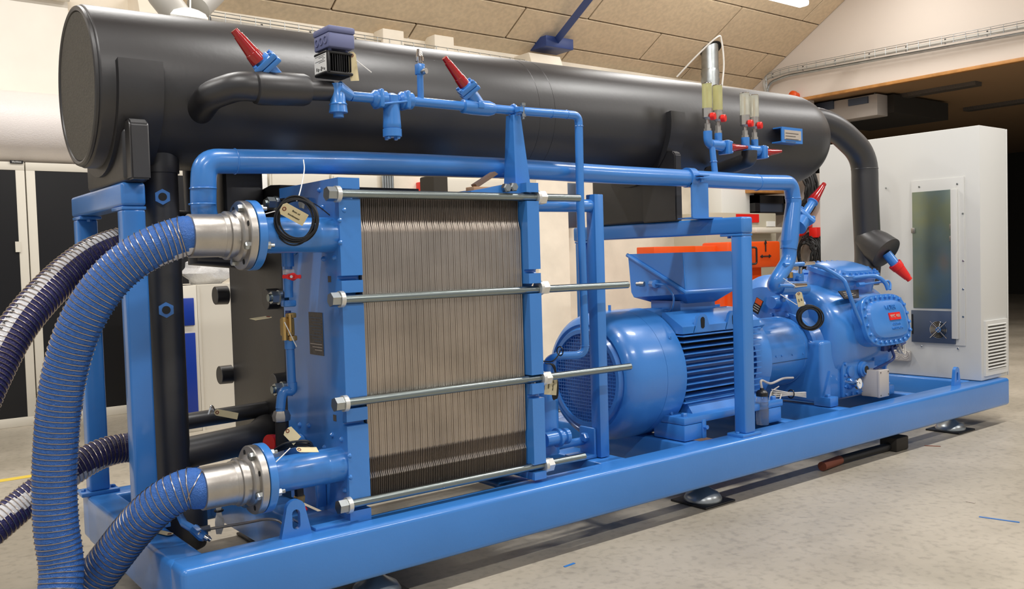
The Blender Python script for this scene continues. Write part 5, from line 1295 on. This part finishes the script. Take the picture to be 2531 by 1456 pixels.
tag(at(1973, 722, y=.18), at(1981, 757, y=.18), FN, .040, label='cream handwritten tag above the black coil on the compressor', lines=('HP', 'tryk'), size=.012)
for k, (p, q_, lb) in enumerate((((1929, 728), (1970, 754), 'lower'), ((1936, 688), (1966, 708), 'upper'))):
    MB().cyl(at(*p, y=.20), at(*q_, y=.18), .0022, seg=6).build('zip_tie', white, label='white zip tie end left of the tag on the compressor, %s of two' % lb, cat='cable tie', group='zip ties on the compressor')
# grey coil under the compressor cover
q_ = at(2225, 852, y=.22); gr = MB(); random.seed(8)
for k in range(8): gr.ring(q_+V((random.uniform(-.01, .01), random.uniform(-.02, .02), random.uniform(-.01, .01))), V((.3, -1, .25)), .045+.003*k*random.random(), .004, 28, 6)
gr.build('cord_coil', greyc, label='coil of white cord hanging under the front compressor cover', cat='cord')
MB().bx(q_.x-.2, q_.x-.02, .22, .3, q_.z-.03, q_.z+.03, .01).build('solenoid_bracket', bluedk, co)
MB().cyl(q_+V((-.15, .0, -.03)), q_+V((.03, -.02, .015)), .008, seg=6).build('dark_bar', bluedk, co)
# HP tag by the pressure plate
tag(at(1364, 922, y=.12), at(1360, 976, y=.12), FN, .055, label='cream handwritten tag hanging behind the third tie rod nut', lines=('HP Varme', 'Veksler'), size=.011)
hb = MB()
for k in range(6): hb.tube(spline([at(1348, 898, y=.24), at(1366+k, 905, y=.23), at(1379-k, 950, y=.22), at(1376-k, 985, y=.22), at(1366, 965+k*3, y=.22), at(1364, 930, y=.22)], 6), .003, 6)
hb.tube(spline([at(1342, 893, y=.2), at(1365, 893, y=.14), at(1380, 878, y=.14), at(1385, 866, y=.16)], 6), .003, 6)
hb.build('black_cable', black, label='loop of black cable hanging between the exchanger and the motor', cat='cable')
MB().ring(at(1384, 868, y=.185), X_, .021, .003, 20, 6).build('cable_tie', blackg, lq)
# vertical drain line on the frame plate: valve with red butterfly handle, brass regulator
dl = thing('drain_line', 'thin blue pipe down the frame plate with red handle valve and brass regulator', 'pipe', tuple(at(712, 1040, y=.33)))
yv = .36
def pv(px, py): return at(px, py, y=yv)
x_ = pv(713, 800).x
def seg_(p, q, r): return MB().cyl(pv(*p), pv(*q), r, seg=16)
seg_((712, 632), (713, 665), .015).lathe(pv(711, 640), Z_, [(-.03, .024), (.03, .024)], 16).build('pipe', blue, dl)
MB().box(pv(713, 672), (.036, .036, .02), None, .004).build('white_thread_tape', white, dl)
pv0 = pv
def pv(px, py): return at(px, py, y=yv-.05)
hd = MB().lathe(pv(722, 684), FN, [(-.012, .016), (.0, .014), (.008, .012)], 16)
for s_ in (-1, 1): hd.loft([[pv(722, 684)+RT*s_*a+UP*b_+FN*c_ for b_, c_ in ((-w_, 0), (w_, 0), (w_, .008), (-w_, .008))] for a, w_ in ((.008, .012), (.024, .006), (.032, .008), (.036, .005))])
hd.build('red_handle', redb, dl, label='red butterfly handle')
MB().lathe(pv(722, 684)+FN*.008, FN, [(0, .006), (.004, .006)], 6).build('handle_nut', chrome, dl)
pv = pv0
MB().lathe(pv(714, 735), Z_, [(0, .017), (.03, .017), (.06, .019), (.08, .019), (.085, .014), (.1, .014)], 16).box(pv(713, 750), (.05, .045, .026), None, .006).build('valve_body', blue, dl)
seg_((712, 768), (712, 780), .011).build('pipe', bluedk, dl)
br_ = MB(); c = pv(710, 808)
br_.box(c, (.045, .045, .07), None, .006).box(c+V((.012, -.01, .045)), (.035, .035, .02), None, .005).box(c+V((.012, -.01, -.045)), (.035, .035, .02), None, .005).cyl(c+V((-.02, -.02, -.05)), c+V((-.02, -.02, .04)), .012, seg=8).cyl(c+V((.0, -.03, -.02)), c+V((0, -.03, .05)), .008, seg=8)
br_.build('regulator', brass, dl, label='brass regulator body')
seg_((716, 838), (722, 960), .0165).cyl(pv(716, 838), pv(717, 862), .021).build('pipe', blue, dl)
MB().tube(bend([pv(722, 945), pv(724, 968), pv(702, 966), pv(696, 980), pv(693, 1010)], .03), .019, 14).lathe(pv(693, 1010), -Z_, [(0, .017), (.02, .022), (.03, .017), (.05, .023)], 14).build('elbow', blue, dl)
MB().lathe(pv(696, 1040), Z_, [(0, .033), (.02, .036), (.04, .028)], 6).build('hex_fitting', steel, dl)
MB().cyl(pv(697, 1042), pv(698, 1100), .026).build('black_hose_end', black, dl)
tag(at(668, 783, y=.30), at(624, 790, y=.26), V((0, -.2, 1)), .03, label='cream paper tag lying edge on beside the brass regulator')
MB().cyl(at(703, 796, y=.30), at(733, 857, y=.28), .002, seg=6).build('zip_tie', white, label='white zip tie end hanging from the brass regulator', cat='cable tie')
# pump knob, cable bunch and tags on the lower nozzle
rk = at(672, 1096, y=.42)
MB().lathe(rk, V((-.95, -.3, .1)), [(-.04, .03), (0, .036), (.016, .036)], 24).build('red_valve_wheel', redb, label='red round valve wheel behind the lower steel flange', cat='valve')
ml = MB(); random.seed(3)
for k in range(9):
    dy, dz = random.uniform(-.02, .02), random.uniform(-.012, .012)
    ml.tube(spline([at(665, 1122, y=.30+dy), at(700, 1104, y=.22+dy)+V((0, 0, dz)), at(735, 1096, y=.18+dy)+V((0, 0, dz)), at(765, 1100, y=.16+dy)+V((0, 0, dz*1.4)), at(776, 1112, y=.2)], 6), .0045, 6)
ml.build('cable_bunch', black, label='bunch of black cable lying on the lower nozzle', cat='cable')
tag(at(708, 1062, y=.20), at(735, 1090, y=.16), FN, .042, label='cream paper tag standing up on the lower nozzle')
tag(at(733, 1112, y=.08), at(785, 1112, y=.08), V((0, -.6, 1)), .028, label='curled cream tag lying on the lower nozzle')
MB().cyl(at(678, 1146, y=.07), at(717, 1108, y=.12), .002, seg=6).build('zip_tie', white, label='white zip tie end across the lower nozzle', cat='cable tie')
# drain cock under the lower nozzle
dc = thing('drain_cock', 'brass drain cock with a red lever under the lower nozzle', 'valve', tuple(at(739, 1245, y=.17)))
MB().cyl(at(738, 1200, y=.17), at(740, 1225, y=.17), .018, seg=8).build('black_coupling', black, dc)
MB().lathe(at(741, 1246, y=.17), Z_, [(0, .014), (.01, .02), (.03, .022), (.035, .015)], 8).build('body', brass, dc)
MB().cyl(at(746, 1246, y=.15), at(755, 1262, y=.13), .007, .009, seg=8).build('red_lever', redb, dc)
MB().tube(bend([at(735, 1205, y=.2), at(735, 1260, y=.25), V((.6, .3, H-.05))], .04), .010, 8).build('drain_hose', black, dc)
MB().bx(.62, .66, .28, .30, .36, .46, .004).build('small_plate', blue, hx)
# sampling valve in the skid opening with thin steel line
sv_ = thing('sampling_valve', 'small blue angle valve with a thin steel line in the skid corner', 'valve', tuple(at(480, 1310, y=.3)))
MB().tube([V((.20, .70, .37)), at(455, 1295, y=.35), at(485, 1312, y=.30)], .014, 12).lathe(at(478, 1306, y=.31), (at(497, 1322, y=.28)-at(478, 1306, y=.31)), [(0, .018), (.05, .02), (.06, .015)], 8).build('body', blue, sv_)
MB().lathe(at(492, 1318, y=.28), (at(512, 1330, y=.26)-at(492, 1318, y=.28)), [(0, .013), (.04, .011), (.042, .009), (.05, .007)], 14).build('chrome_cap', chrome, sv_)
MB().cyl(at(495, 1310, y=.29), at(520, 1305, y=.28), .012, seg=6).build('union_nut', zinc, sv_)
MB().tube(spline([at(515, 1308, y=.28), at(600, 1294, y=.28), at(655, 1284, y=.28), at(685, 1286, y=.26), at(700, 1296, y=.25)], 6), .0055, 8).build('steel_line', steel, sv_)
gb_ = thing('cord_bundle', 'tied bundle of grey cord hanging below the lower steel coupling', 'cord', tuple(at(540, 1318, y=.3)))
hb = MB(); random.seed(5)
for k in range(12):
    ox = (k-5.5)*1.6
    hb.tube(spline([at(540+ox*.8, 1240, y=.28), at(541+ox*.5, 1266, y=.28), at(543+ox*1.1, 1292, y=.28), at(541+ox*.5, 1320, y=.28)], 5), .003, 6)
hb.build('cord', greyc, gb_)
MB().ring(at(541, 1262, y=.28), Z_, .014, .004, 16, 6).build('black_tie', blackg, gb_)
tag(at(424, 1322, z=H+.004), at(383, 1312, z=H+.004), V((0, 0, 1)), .03, label='cream paper tag lying on the skid corner beside the lower hose')
